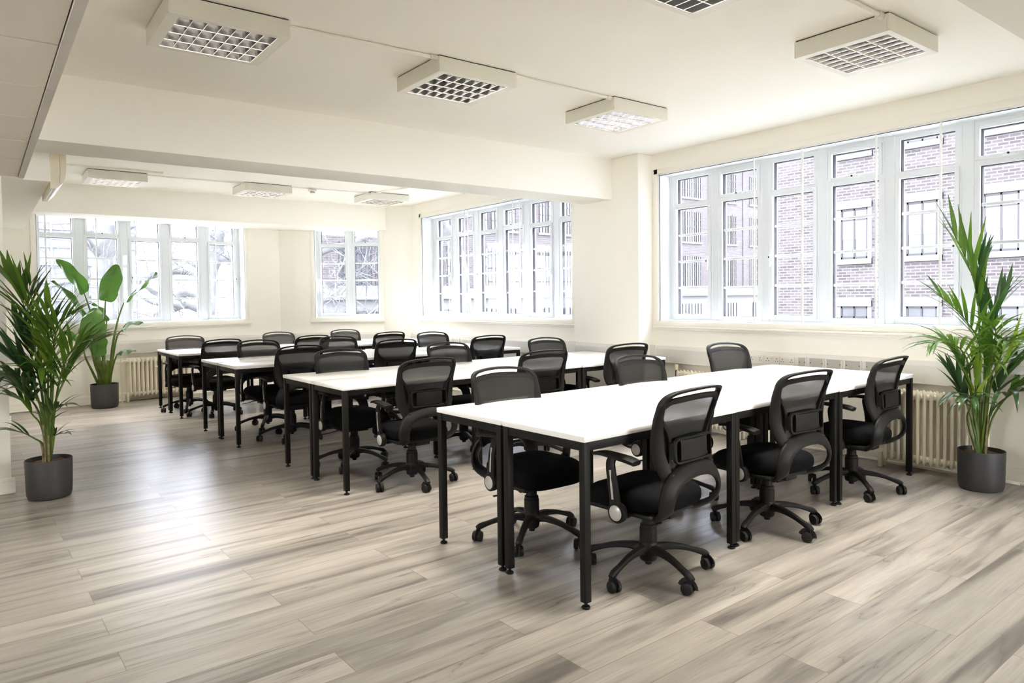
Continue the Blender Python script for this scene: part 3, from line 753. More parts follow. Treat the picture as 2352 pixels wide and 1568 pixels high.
    for i in range(N - 1):
        for k in range(10): k2 = (k + 1) % 10; fs.append((i * 10 + k, i * 10 + k2, (i + 1) * 10 + k2, (i + 1) * 10 + k))
    fs.append(tuple(range(10))[::-1]); fs.append(tuple((N - 1) * 10 + k for k in range(10)))
    b.add(vs, fs)
    for s in (-1, 1): b.box(*(sorted((s * 0.125, s * 0.165))), -0.255, -0.235, 0.49, 0.545, 0.008)
    yk = b.build('back_yoke', P_, r, smooth=1.2); fixn(yk)
    # arms
    for s in (-1, 1):
        b = MB()
        dmx = Matrix.Translation((s * 0.232, -0.02, 0.346)) @ Matrix.Rotation(s * PI / 2, 4, 'Y')
        b.lathe([(0.0, 0.0), (0.043, 0.0), (0.046, 0.004), (0.046, 0.030), (0.042, 0.034), (0.0, 0.034)], 24, dmx, cap=False)
        b.box(min(s * 0.19, s * 0.235), max(s * 0.19, s * 0.235), -0.045, 0.015, 0.318, 0.336, 0.004)
        up = spl([(s * 0.252, -0.015, 0.35), (s * 0.256, -0.008, 0.42), (s * 0.258, 0.004, 0.50), (s * 0.252, 0.016, 0.56), (s * 0.244, 0.012, 0.585)], 4)
        b.sweep(up, [(0.010, 0.031 - 0.0006 * i) for i in range(len(up))], 8, up=(0, 1, 0), sq=0.6)
        arm = b.build('armrest', P_, r, smooth=0.8)
        b = MB(); pd = spl([(s * 0.245, -0.125, 0.583), (s * 0.245, -0.08, 0.592), (s * 0.243, 0.0, 0.598), (s * 0.240, 0.07, 0.600), (s * 0.236, 0.125, 0.590)], 4)
        ww = spl([(0.030, 0.012), (0.034, 0.013), (0.033, 0.012), (0.031, 0.010), (0.020, 0.007)], 4)
        b.sweep(pd, [tuple(q) for q in ww], 10, up=(0, 0, 1), sq=0.6); b.build('arm_pad', P_, arm, smooth=0.8)
        b = MB(); b.lathe([(0.0, 0.037), (0.033, 0.036), (0.036, 0.033), (0.036, 0.030)], 24, dmx, cap=False); c_ = b.build('pivot_cap', M['silver'], arm, smooth=0.8); c_['label'] = 'round silver-grey cap'
        b = MB(); b.sweep([(s * 0.2665, -0.006, 0.405), (s * 0.2675, 0.0, 0.46), (s * 0.2655, 0.008, 0.535)], [(0.0015, 0.006)] * 3, 8, up=(0, 1, 0)); c_ = b.build('arm_inlay', M['silver'], arm, smooth=0.8); c_['label'] = 'thin silver-grey strip'
    return r
cp = chair_proto(); KD = kids()
chairs = [  # x, y, heading, base phase, height offset
 [[(2.50, 2.25, 5, 45, 0), (3.52, 2.28, -4, 45, 0), (4.62, 2.36, 3, 14, 0)], [(2.37, 2.97, 179, 2, 0.002), (3.55, 3.03, 179, 20, -0.002), (4.66, 3.14, 175, 55, 0.024)]],
 [[(2.44, 4.42, 1, 46, 0.001), (3.57, 4.50, -6, 20, -0.009), (4.54, 4.52, -7, 60, -0.003)], [(2.35, 5.19, 179, 12, 0), (3.40, 5.21, 180, 40, 0.003), (4.56, 5.23, 175, 5, -0.004)]],
 [[(2.36, 6.61, 1, 22, -0.007), (3.43, 6.69, -6, 50, 0), (4.56, 6.67, -3, 33, -0.006)], [(2.36, 7.31, 181, 25, -0.009), (3.24, 7.31, 179, 8, -0.007), (4.49, 7.31, 181, 44, -0.005)]],
 [[(2.19, 8.62, 5, 30, -0.020), (3.27, 8.64, 3, 10, -0.020), (4.34, 8.64, -2, 50, -0.020)], [(2.03, 9.21, 176, 35, -0.016), (3.23, 9.19, 185, 15, -0.014), (4.17, 9.19, 182, 60, -0.014)]]]
cpos = ['leftmost', 'middle', 'rightmost']
first = True
for ri in range(4):
    for side in (0, 1):
        for c in range(3):
            x, y, hd_, ph, dz_ = chairs[ri][side][c]
            o = cp if first else copy_tree(cp); first = False
            o.location = (x, y, 0); o.rotation_euler = (0, 0, R_(hd_))
            o.scale = (1, 1, 1.0 + dz_ / 0.9)
            tag(o, '%s of the three black mesh office chairs %s at the %s row' % (cpos[c], ['backing the camera', 'facing the camera'][side], rown[ri]), 'office chair', 'black mesh office chairs around the desks')
            o['phase'] = ph
KD = kids()
for o in list(col.objects):
    if 'phase' in o:
        for ch in KD.get(o, []):
            if ch.name.startswith('star_base'): ch.rotation_euler = (0, 0, R_(o['phase'] - o.rotation_euler.z * 180 / PI))
        del o['phase']

# ------------------------------------------------------------------ ceiling luminaires
def lum_proto():
    r = empty('ceiling_light'); Lx, Ly, H = 0.585, 0.535, 0.098
    b = MB(); t = 0.012
    b.box(0, Lx, 0, t, -H, -0.006, 0.001); b.box(0, Lx, Ly - t, Ly, -H, -0.006, 0.001); b.box(0, t, t, Ly - t, -H, -0.006, 0.001); b.box(Lx - t, Lx, t, Ly - t, -H, -0.006, 0.001)
    e = 0.034
    b.box(t, Lx - t, t, e, -H, -H + 0.004); b.box(t, Lx - t, Ly - e, Ly - t, -H, -H + 0.004); b.box(t, e + 0.02, e, Ly - e, -H, -H + 0.004); b.box(Lx - e - 0.02, Lx - t, e, Ly - e, -H, -H + 0.004)
    b.box(t, Lx - t, t, Ly - t, -0.014, -0.006); b.build('housing', M['housing'], r, smooth=0)
    b = MB(); b.box(0.006, Lx - 0.006, 0.006, Ly - 0.006, -0.006, 0.0); b.build('shadow_gap', M['dark'], r, smooth=0)
    b = MB(); x0, x1, y0, y1 = e + 0.02, Lx - e - 0.02, e, Ly - e
    n = 7; pitch = (x1 - x0) / n
    for k in range(n + 1):
        x = x0 + k * pitch
        for q in range(4):
            ya = y0 + (y1 - y0) * q / 4; yb = y0 + (y1 - y0) * (q + 1) / 4; ym = (ya + yb) / 2; hw = (yb - ya) / 2 - 0.002
            vs = []; fs = []; N = 6
            for i in range(N + 1):  # curved V blade
                f = i / N; yy = ym - hw + 2 * hw * f; zt_ = -H + 0.056 - 0.016 * (1 - (2 * f - 1) ** 2)
                vs += [(x - 0.005, yy, zt_), (x, yy, -H + 0.003), (x + 0.005, yy, zt_)]
            for i in range(N): 
                k0 = i * 3; fs += [(k0, k0 + 1, k0 + 4, k0 + 3), (k0 + 1, k0 + 2, k0 + 5, k0 + 4)]
            b.add(vs, fs)
    for q in range(5):
        yy = y0 + (y1 - y0) * q / 4
        vs = []; fs = []; prof_ = [(0.010, 0.062), (0.006, 0.045), (0.0025, 0.022), (0.0008, 0.002)]
        for s in (-1, 1):
            if (q == 0 and s < 0) or (q == 4 and s > 0): continue
            o_ = len(vs)
            for dy, dz_ in prof_: vs += [(x0, yy + s * dy, -H + dz_), (x1, yy + s * dy, -H + dz_)]
            for i in range(3): k0 = o_ + i * 2; fs.append((k0, k0 + 1, k0 + 3, k0 + 2))
        b.add(vs, fs)
    b.build('louvre', M['louvre'], r, smooth=1.0)
    b = MB()
    for k in range(n + 1): b.box(x0 + k * pitch - 0.0009, x0 + k * pitch + 0.0009, y0, y1, -H + 0.0015, -H + 0.0045)
    for q in range(5): yy = y0 + (y1 - y0) * q / 4; b.box(x0, x1, yy - 0.0016, yy + 0.0016, -H + 0.001, -H + 0.0045)
    b.build('louvre_edge', M['louvre_edge'], r, smooth=0)
    for q in range(4):
        yy = y0 + (y1 - y0) * (q + 0.5) / 4; b = MB(); b.sweep([(x0 - 0.01, yy, -0.030), (x1 + 0.01, yy, -0.030)], 0.009, 8); b.build('tube', M['tube'], r)
    return r
M['louvre_edge'] = mat('louvre_edge_metal', (0.32, 0.31, 0.30), 0.3, metal=0.5)
M['louvre'] = mat('mirror_louvre', (0.80, 0.79, 0.79), 0.10, metal=1.0, var=0.03, scale=12)
def emis(name, c, s):
    mt, nt, p = new_mat(name); p.inputs['Base Color'].default_value = (0.9, 0.9, 0.9, 1)
    p.inputs['Emission Color'].default_value = (*c, 1); p.inputs['Emission Strength'].default_value = s; return mt
M['tube'] = emis('fluorescent_tube', (1.0, 0.91, 0.77), 1.0)
lp = lum_proto(); KD = kids()
lums = [(0.755, 3.650, 'big louvred ceiling light at top left, nearest the tiled ceiling strip'), (2.245, 3.650, 'louvred ceiling light in the middle of the conduit run in front of the beam'),
        (3.735, 3.662, 'louvred ceiling light in front of the beam, closest to the pier'), (3.815, 1.755, 'louvred ceiling light at top right near the large window'),
        (2.275, 1.720, 'louvred ceiling light cut by the top edge of the photo'),
        (0.990, 8.870, 'far ceiling light beyond the beam, leftmost, beside the air conditioner'), (2.645, 8.850, 'far ceiling light beyond the beam, middle one of three'),
        (4.270, 8.745, 'far ceiling light beyond the beam, rightmost, next to the third window')]
for k, (x, y, lb) in enumerate(lums):
    o = lp if k == 0 else copy_tree(lp)
    o.location = (x, y, CZ - 0.001); tag(o, lb, 'ceiling light', 'square louvred ceiling lights')
    ld = bpy.data.lights.new('lamp', 'AREA'); ld.shape = 'RECTANGLE'; ld.size = 0.46; ld.size_y = 0.44; ld.energy = LAMP; ld.color = (1.0, 0.945, 0.85); ld.spread = R_(100)
    lo = bpy.data.objects.new('lamp', ld); col.objects.link(lo); lo.parent = o; lo.location = (0.2925, 0.2675, -0.022)
def conduit(pts, r, lb, clip=None):
    b = MB(); b.sweep(pts, r, 8); o = b.build('cable_conduit', M['ceiling']); tag(o, lb, 'conduit', 'white ceiling conduits')
    if clip:
        b = MB(); b.sweep([clip[0], clip[1]], r * 1.5, 10); b.build('coupling', M['housing'], o)
cz = CZ - 0.014
conduit([(1.338, 3.72, cz), (2.247, 3.68, cz)], 0.0115, 'white conduit between the big top-left light and the middle light', ((2.20, 3.682, cz), (2.246, 3.68, cz)))
conduit([(2.828, 3.68, cz), (3.737, 3.69, cz)], 0.010, 'white conduit between the middle light and the light near the pier', ((3.69, 3.69, cz), (3.736, 3.69, cz)))
conduit([(2.858, 1.795, cz), (3.818, 1.795, cz)], 0.0125, 'white conduit running into the top-right ceiling light', ((3.77, 1.795, cz), (3.817, 1.795, cz)))
conduit([(0.46, 8.70, cz), (1.0, 8.69, cz), (1.7, 8.68, cz)], 0.010, 'white conduit passing in front of the far left ceiling light')
conduit([(1.573, 8.92, cz), (2.647, 8.90, cz)], 0.009, 'white conduit linking the far left and far middle lights')
conduit([(3.228, 8.89, cz), (3.52, 8.86, cz), (4.272, 8.80, cz)], 0.009, 'white conduit carrying the smoke detector between two far lights')
conduit([(4.34, 8.76, cz), (4.55, 7.9, cz)], 0.009, 'short white conduit leaving the far right light towards the beam')
b = MB(); t_ = Matrix.Translation((3.50, 8.86, 0)); b.lathe([(0.052, CZ - 0.024), (0.052, CZ - 0.042), (0.046, CZ - 0.050)], 20, t_)
sd = b.build('smoke_detector', M['housing']); tag(sd, 'round white smoke detector on the conduit between two far ceiling lights', 'smoke detector')
b = MB(); b.lathe([(0.024, CZ - 0.050), (0.030, CZ - 0.066), (0.018, CZ - 0.078), (0.0, CZ - 0.079)], 16, t_); b.build('sensor_head', M['housing'], sd)
b = MB()
for k in range(8):
    a = 2 * PI * k / 8; b.box(-0.004, 0.004, -0.002, 0.002, CZ - 0.068, CZ - 0.056, mx=t_ @ Matrix.Translation((0.029 * math.cos(a), 0.029 * math.sin(a), 0)) @ Matrix.Rotation(a + PI / 2, 4, 'Z'))
b.build('vent_slot', M['dark'], sd, smooth=0)

# air conditioner on the bulkhead
ac = empty('air_conditioner', (0.452, 6.20, 2.16)); tag(ac, 'cream wall air conditioner seen end-on under the main beam', 'air conditioner')
pf = [(0, 0.0), (0.0, 0.285), (0.085, 0.285), (0.103, 0.262), (0.105, 0.16), (0.096, 0.085), (0.080, 0.045), (0.035, 0.0)]
b = MB(); vs = [(x, y, z) for y in (0, 0.82) for x, z in pf]; n = len(pf)
b.add(vs, [tuple(range(n))[::-1], tuple(range(n, 2 * n))] + [(i, (i + 1) % n, (i + 1) % n + n, i + n) for i in range(n)]); o = b.build('casing', M['ac_case'], ac, smooth=0.5); fixn(o)
b = MB(); b.sweep([(0.062, -0.001, 0.285), (0.064, -0.001, 0.12), (0.056, -0.001, 0.055), (0.070, -0.001, 0.036)], 0.0012, 6, up=(0, 1, 0)); b.build('panel_seam', M['recess'], ac)
for k in range(3):
    b = MB(); mx = Matrix.Translation((0.012 + 0.017 * k, 0.03, -0.003 + 0.008 * k)) @ Matrix.Rotation(R_(-35), 4, 'Y'); b.box(0, 0.020, 0, 0.76, 0, 0.003, mx=mx); b.build('louvre_vane', M['upvc'], ac)

# ------------------------------------------------------------------ plants
def pot(r, h, loc, label, name):
    o = empty(name, loc, 0); tag(o, label, 'potted plant', 'plants in charcoal pots')
    b = MB(); b.lathe([(r * 0.80, 0.0), (r * 0.90, 0.006), (r * 0.955, 0.028), (r * 0.97, 0.06), (r, h - 0.004), (r * 0.992, h), (r * 0.96, h), (r * 0.955, h - 0.03), (r * 0.95, h - 0.05)], 40)
    b.build('pot', M['pot'], o)
    b = MB(); vs = [(0, 0, h - 0.022)]; fs = []; rnd = random.Random(3)
    for j in range(1, 6):
        for k in range(20):
            a = 2 * PI * k / 20; rr = r * 0.955 * j / 5; vs.append((rr * math.cos(a), rr * math.sin(a), h - 0.03 + rnd.uniform(-0.006, 0.008)))
    for k in range(20): fs.append((0, 1 + k, 1 + (k + 1) % 20))
    for j in range(4):
        for k in range(20): k2 = (k + 1) % 20; fs.append((1 + j * 20 + k, 1 + (j + 1) * 20 + k, 1 + (j + 1) * 20 + k2, 1 + j * 20 + k2))
    b.add(vs, fs); s = b.build('soil', M['soil'], o); s['kind'] = 'stuff'
    return o
RX = Vector((0.797, -0.604, 0)); RY = Vector((0.604, 0.797, 0))
def loc3(p): return RX * p[0] + RY * p[1] + Vector((0, 0, p[2]))
def frond(parent, pts, t0, n, ll, w, mt, rnd, spread=48, droop=0.35, rr=0.006, name='frond', lim=None):
    """pts: (right, depth, up) control points from the pot; leaflets on both sides beyond t0"""
    P = [loc3(p) for p in spl(pts, 10)]; N = len(P)
    fr = MB(); rad = [rr * (1.5 - 1.25 * i / (N - 1)) for i in range(N)]
    fr.sweep(P, rad, 6); st = fr.build('stalk', M['stalk'], parent); st.name = 'frond_stalk'
    lf = MB()
    L = [0.0]
    for i in range(1, N): L.append(L[-1] + (P[i] - P[i - 1]).length)
    tot = L[-1]
    def at(t):
        d = t * tot
        for i in range(1, N):
            if L[i] >= d - 1e-9:
                f = (d - L[i - 1]) / max(1e-9, L[i] - L[i - 1]); return P[i - 1].lerp(P[i], f), (P[i] - P[i - 1]).normalized()
        return P[-1], (P[-1] - P[-2]).normalized()
    for k in range(n):
        f = (k + 0.5) / n; t = t0 + (1 - t0) * f * 0.985
        p, T = at(t)
        for s in (-1, 1):
            up = Vector((0, 0, 1)); sd = T.cross(up)
            if sd.length < 0.3: sd = (T.cross(Vector((0.3, -0.9, 0.2))))
            sd.normalize(); nn = sd.cross(T).normalized()
            an = R_(spread * (1 - 0.55 * f) + rnd.uniform(-7, 7))
            d = (T * math.cos(an) + sd * s * math.sin(an) + nn * rnd.uniform(0.02, 0.25)).normalized()
            le = ll * (0.62 + 0.38 * math.sin(PI * min(1, f * 1.1 + 0.12))) * rnd.uniform(0.85, 1.1); wi = w * rnd.uniform(0.8, 1.15)
            seg = 7; pr = p.copy(); vs = []; fs = []; dd = d.copy(); dr = droop * rnd.uniform(0.6, 1.5)
            for j in range(seg + 1):
                u = j / seg
                wj = wi * (math.sin(PI * min(1, (u * 0.93 + 0.07)) ** 0.8)) * (1 - 0.25 * u) + 0.0008
                wv = dd.cross(Vector((0, 0, 1)))
                if wv.length < 0.15: wv = dd.cross(nn)
                wv.normalize(); nv = wv.cross(dd).normalized()
                vs += [pr - wv * wj + nv * wj * 0.35, pr, pr + wv * wj + nv * wj * 0.35]
                pr = pr + dd * (le / seg); dd = (dd + Vector((0, 0, -1)) * dr * (0.25 + u) / seg * 2).normalized()
            for j in range(seg):
                a = j * 3; fs += [(a, a + 1, a + 4, a + 3), (a + 1, a + 2, a + 5, a + 4)]
            lf.add(vs, fs)
    if lim: lf.v = [lim(v) for v in lf.v]
    o = lf.build(name, mt, parent, smooth=1.0)
    st.parent = o; return o
def px(base, s, *L):
    """control points noted as (right, up, depth) in hundredths of the drawing scale"""
    return [((u - base[0]) / s, d, (base[1] - v) / s) for u, v, d in L]

def palm(o, base, s, h, fronds, seed, lim=None):
    rnd = random.Random(seed)
    for (pts, t0, n, ll, w, mk, sp, dr) in fronds:
        P = px(base, s, *pts)
        P = [(P[0][0], P[0][1], h - 0.03)] + P[1:]
        frond(o, P, t0 * 0.97, int(n * 0.98), ll * 1.16, w * 1.12, M[mk], rnd, sp, dr, lim=lim)
    b = MB()
    for k in range(5):
        a = rnd.uniform(0, 6.28); q = 0.03 * rnd.random() + 0.01
        c = Vector((q * math.cos(a), q * math.sin(a), h - 0.04)); b.sweep(spl([c, c + Vector((0, 0, 0.08)), c * 1.0 + Vector((q * math.cos(a) * 0.5, q * math.sin(a) * 0.5, 0.13 + 0.035 * k))], 4), [0.008, 0.009, 0.009, 0.0085, 0.008, 0.007, 0.006, 0.0055, 0.005], 8, up=(0, 1, 0))
    b.build('cane', M['cane'], o)

# right palm: drawn at 344 units per metre round (2257, 1128)
pR = pot(0.138, 0.262, (5.305, 1.835, 0), 'tall potted palm in a charcoal pot by the right-hand radiator', 'potted_palm')
B1 = (2257, 1128); S1 = 344
palm(pR, B1, S1, 0.262, [
    ([(2255, 1040, 0), (2252, 900, 0.0), (2250, 760, 0), (2244, 680, 0.0), (2222, 610, 0), (2186, 545, -0.02)], 0.66, 9, 0.40, 0.013, 'palm', 26, 0.10),
    ([(2260, 1040, 0), (2264, 880, 0.05), (2262, 740, 0.05), (2256, 680, 0.05), (2260, 600, 0.04)], 0.70, 7, 0.34, 0.017, 'palm_dark', 42, 0.15),
    ([(2262, 1040, 0), (2275, 880, 0.05), (2283, 760, 0.05), (2290, 715, 0.0), (2320, 665, 0)], 0.64, 8, 0.30, 0.015, 'palm_dark', 40, 0.2),
    ([(2250, 1040, 0), (2248, 900, 0), (2240, 800, -0.05), (2200, 738, -0.08), (2135, 680, -0.1)], 0.56, 12, 0.30, 0.011, 'palm', 34, 0.25),
    ([(2248, 1040, 0), (2235, 920, 0), (2205, 830, -0.08), (2160, 790, -0.14), (2100, 788, -0.2)], 0.55, 11, 0.34, 0.013, 'palm', 45, 0.9),
    ([(2264, 1040, 0), (2275, 900, 0), (2290, 830, -0.1), (2320, 770, -0.15), (2348, 715, -0.2)], 0.52, 10, 0.34, 0.012, 'palm_bright', 26, 0.15),
    ([(2248, 1040, 0), (2225, 970, 0), (2205, 930, -0.12), (2185, 905, -0.2), (2165, 905, -0.28)], 0.62, 7, 0.24, 0.016, 'palm_dark', 48, 1.6),
    ([(2268, 1040, 0), (2276, 960, 0), (2288, 910, -0.12), (2306, 893, -0.2), (2330, 897, -0.28)], 0.66, 8, 0.36, 0.019, 'palm_dark', 55, 1.8),
    ([(2262, 1040, 0), (2290, 950, 0.05), (2318, 880, 0.05), (2345, 840, 0)], 0.60, 7, 0.30, 0.016, 'palm_dark', 45, 0.35),
    ([(2254, 1040, 0), (2240, 960, 0), (2222, 870, 0), (2190, 800, 0.05), (2165, 790, 0.1)], 0.62, 9, 0.26, 0.013, 'palm', 42, 0.8),
    ([(2256, 1040, 0), (2256, 930, -0.05), (2250, 830, -0.12), (2240, 765, -0.2), (2215, 745, -0.28)], 0.62, 10, 0.30, 0.014, 'palm', 50, 0.9),
    ([(2258, 1040, 0), (2268, 900, 0), (2272, 830, -0.1), (2262, 790, -0.2), (2250, 785, -0.3)], 0.60, 9, 0.30, 0.016, 'palm', 52, 1.1),
    ([(2259, 1040, 0), (2272, 920, 0), (2282, 850, 0.05), (2292, 800, 0.1), (2325, 790, 0.12)], 0.60, 9, 0.30, 0.014, 'palm_dark', 48, 0.8),
    ([(2251, 1040, 0), (2243, 950, 0), (2232, 900, -0.05), (2222, 850, -0.08), (2210, 815, -0.1)], 0.45, 7, 0.22, 0.015, 'palm_bright', 24, 0.2),
    ([(2256, 1040, 0), (2258, 960, 0), (2264, 880, 0), (2262, 790, 0), (2258, 740, 0)], 0.52, 9, 0.26, 0.014, 'palm', 28, 0.2),
    ([(2252, 1040, 0), (2238, 985, 0), (2225, 940, 0), (2212, 890, 0.05), (2195, 850, 0.1)], 0.55, 7, 0.24, 0.014, 'palm_dark', 36, 0.4),
    ([(2262, 1040, 0), (2285, 960, 0), (2318, 900, -0.05), (2350, 880, -0.1), (2385, 890, -0.12)], 0.58, 9, 0.32, 0.016, 'palm', 50, 1.0),
], 5, lambda v: (min(v[0], 0.255), v[1], v[2]))
# left palm: 338 units per metre round (107, 1149)
pL = pot(0.139, 0.262, (0.355, 5.70, 0), 'potted palm in a charcoal pot in front of the left pillar', 'potted_palm')
B2 = (107, 1149); S2 = 338
palm(pL, B2, S2, 0.262, [
    ([(104, 1060, 0), (100, 940, 0), (86, 820, 0), (72, 745, 0), (55, 690, 0), (25, 635, 0)], 0.72, 11, 0.34, 0.019, 'palm', 44, 0.25),
    ([(106, 1060, 0), (104, 900, 0), (84, 790, 0.02), (66, 715, 0.02), (68, 650, 0.05)], 0.74, 6, 0.30, 0.018, 'palm', 32, 0.1),
    ([(107, 1060, 0), (118, 900, 0), (126, 800, -0.05), (132, 750, -0.08), (140, 705, -0.1)], 0.66, 8, 0.32, 0.016, 'palm', 38, 0.2),
    ([(108, 1060, 0), (122, 900, 0), (128, 820, 0), (120, 760, 0), (85, 738, 0.05)], 0.64, 10, 0.28, 0.012, 'palm_dark', 46, 0.7),
    ([(108, 1060, 0), (118, 930, 0), (132, 840, -0.05), (160, 760, -0.1), (205, 725, -0.12)], 0.62, 10, 0.28, 0.012, 'palm', 36, 0.3),
    ([(110, 1060, 0), (128, 930, 0), (160, 845, -0.05), (200, 800, -0.1), (248, 782, -0.1)], 0.50, 13, 0.32, 0.013, 'palm', 34, 0.4),
    ([(103, 1060, 0), (92, 940, 0), (70, 860, -0.05), (35, 815, -0.1), (-15, 780, -0.1)], 0.52, 12, 0.34, 0.019, 'palm_dark', 44, 0.35),
    ([(104, 1060, 0), (98, 930, 0), (84, 850, 0), (60, 790, 0), (40, 745, 0)], 0.55, 9, 0.28, 0.019, 'palm_dark', 34, 0.2),
    ([(103, 1060, 0), (90, 960, 0), (70, 900, -0.08), (35, 868, -0.12), (-10, 862, -0.15)], 0.52, 10, 0.30, 0.018, 'palm_dark', 46, 0.8),
    ([(104, 1060, 0), (94, 990, 0), (84, 955, -0.05), (62, 925, -0.05), (30, 912, -0.05)], 0.62, 6, 0.24, 0.014, 'palm', 36, 0.5),
    ([(110, 1060, 0), (122, 1000, 0), (126, 970, -0.05), (142, 945, -0.08), (165, 935, -0.1)], 0.60, 6, 0.20, 0.012, 'palm_dark', 40, 0.9),
    ([(103, 1060, 0), (96, 1030, 0), (86, 1010, -0.05), (66, 995, -0.08), (40, 988, -0.1)], 0.62, 5, 0.20, 0.010, 'palm_dark', 36, 0.8),
    ([(110, 1060, 0), (116, 1030, 0), (120, 1012, 0), (132, 1004, 0), (150, 1003, 0)], 0.62, 4, 0.12, 0.008, 'palm_dark', 34, 0.6),
    ([(108, 1060, 0), (112, 950, 0), (118, 880, -0.1), (134, 845, -0.18), (150, 850, -0.22)], 0.62, 8, 0.26, 0.017, 'palm', 52, 1.3),
    ([(105, 1060, 0), (100, 960, 0), (92, 890, -0.12), (80, 860, -0.2), (70, 868, -0.26)], 0.62, 8, 0.26, 0.018, 'palm_dark', 52, 1.3),
    ([(108, 1060, 0), (110, 940, 0), (112, 860, 0), (110, 790, 0), (100, 750, 0)], 0.55, 9, 0.26, 0.016, 'palm_bright', 26, 0.2),
    ([(109, 1060, 0), (118, 960, 0), (140, 880, 0.05), (170, 820, 0.1), (215, 790, 0.12)], 0.58, 10, 0.28, 0.013, 'palm', 42, 0.6),
], 9, lambda v: (v[0], min(v[1], 0.262), v[2]) if v[0] < -0.15 else v)

# paddle-leaf plant at the back wall: 180 units per metre round (241, 933)
pB = pot(0.158, 0.30, (1.245, 10.16, 0), 'paddle-leaved plant in a charcoal pot beside the far left radiator', 'potted_strelitzia')
B3 = (241, 932); S3 = 178.0
def paddle(parent, pts, stem_n, W, bend, tilt, seed, curl=0.0):
    """pts: stem then midrib control points; blade on the last part. tilt = roll of the blade about its rib"""
    rnd = random.Random(seed)
    P = px(B3, S3, *pts); P[0] = (P[0][0], P[0][1], 0.26)
    stem = [loc3(p) for p in spl(P[:stem_n + 1], 6)]
    rib = [Vector(loc3(p)) for p in spl(P[stem_n:], 9)]
    b = MB(); k0 = len(stem); b.sweep(stem, [0.018 * (1 - 0.62 * i / (k0 - 1)) for i in range(k0)], 8); st = b.build('leaf_stalk', M['stalk'], parent)
    N = len(rib); vs = []; fs = []; uvs = []
    for i in range(N):
        u = i / (N - 1); T = (rib[min(i + 1, N - 1)] - rib[max(i - 1, 0)]).normalized()
        side = T.cross(RY); side.normalize(); nn = side.cross(T).normalized()
        sv = (side * math.cos(tilt) + nn * math.sin(tilt)).normalized(); nv = sv.cross(T).normalized()
        w = W * (math.sin(PI * (0.045 + 0.955 * u) ** 0.72) ** 0.62) * (1 + 0.05 * math.sin(9 * u + seed)) if u < 0.999 else 0.004
        for k in range(-4, 5):
            f = k / 4; vs.append(rib[i] + sv * w * f + nv * (bend * w * abs(f) ** 1.5 + 0.012 * math.sin(14 * u + 3 * f + seed)) + T * (-curl * abs(f) * w)); uvs.append((u + 0.12 * abs(f), f))
    for i in range(N - 1):
        for k in range(8): a = i * 9 + k; fs.append((a, a + 1, a + 10, a + 9))
    b = MB(); b.add(vs, fs); o = b.build('leaf', M['paddle'], parent, smooth=1.3)
    ul = o.data.uv_layers.new(name='UVMap')
    for lp_ in o.data.loops: ul.data[lp_.index].uv = uvs[lp_.vertex_index]
    b = MB(); b.sweep(rib, [0.006 * (1 - 0.8 * i / (N - 1)) for i in range(N)], 6); b.build('midrib', M['stalk'], o)
    st.parent = o
paddle(pB, [(236, 875, 0), (228, 790, 0), (214, 715, 0), (202, 676, 0), (188, 650, -0.02), (168, 622, -0.05), (152, 600, -0.08)], 3, 0.105, 0.35, 0.25, 1)
paddle(pB, [(243, 875, 0), (242, 780, 0), (246, 725, 0), (249, 694, 0), (256, 665, 0), (268, 635, 0), (276, 612, 0.02)], 3, 0.125, 0.25, -0.1, 2)
paddle(pB, [(232, 875, 0), (222, 810, 0), (212, 765, 0), (208, 745, 0), (192, 710, -0.05), (170, 675, -0.1), (148, 648, -0.15)], 3, 0.10, 0.5, 1.0, 3)
paddle(pB, [(250, 875, 0), (256, 800, 0.05), (266, 735, 0.1), (276, 696, 0.15), (300, 672, 0.15), (330, 650, 0.12), (356, 630, 0.1)], 3, 0.10, 0.3, 1.35, 4)
paddle(pB, [(252, 875, 0), (262, 820, 0), (272, 775, 0), (284, 758, 0), (298, 744, -0.03), (318, 740, -0.06), (341, 742, -0.1)], 3, 0.075, 0.5, 1.25, 5)
paddle(pB, [(240, 875, 0), (236, 840, -0.12), (240, 800, -0.24), (246, 775, -0.3), (247, 752, -0.3), (246, 728, -0.26), (246, 708, -0.2)], 3, 0.165, 0.15, 0.0, 6)
paddle(pB, [(250, 875, 0), (262, 855, -0.05), (274, 830, -0.1), (283, 812, -0.12), (298, 803, -0.14), (314, 802, -0.16), (333, 803, -0.2)], 3, 0.055, 0.5, 1.25, 7)
paddle(pB, [(230, 875, 0), (220, 850, -0.05), (212, 820, -0.1), (210, 800, -0.12), (200, 782, -0.15), (186, 768, -0.2), (172, 760, -0.26)], 3, 0.08, 0.3, 0.7, 8)
paddle(pB, [(243, 875, 0), (246, 850, -0.1), (250, 830, -0.2), (250, 815, -0.22), (250, 795, -0.22), (250, 775, -0.2), (250, 765, -0.16)], 3, 0.12, 0.2, 0.1, 9)
paddle(pB, [(238, 875, 0), (236, 800, 0.05), (238, 755, 0.1), (238, 740, 0.12), (232, 722, 0.1), (226, 708, 0.05), (218, 700, 0.0)], 3, 0.09, 0.3, 0.9, 10)
b = MB()
for k in range(7):
    a = k * 0.9; c = Vector((0.035 * math.cos(a), 0.03 * math.sin(a), 0.25))
    b.sweep([c, c + Vector((c.x * 0.6, c.y * 0.4, 0.16)), c + Vector((c.x * 1.2, c.y * 1.0, 0.34))], [(0.026, 0.013), (0.022, 0.011), (0.012, 0.008)], 8, up=(0, 1, 0))
b.build('stem_sheath', M['stalk'], pB)

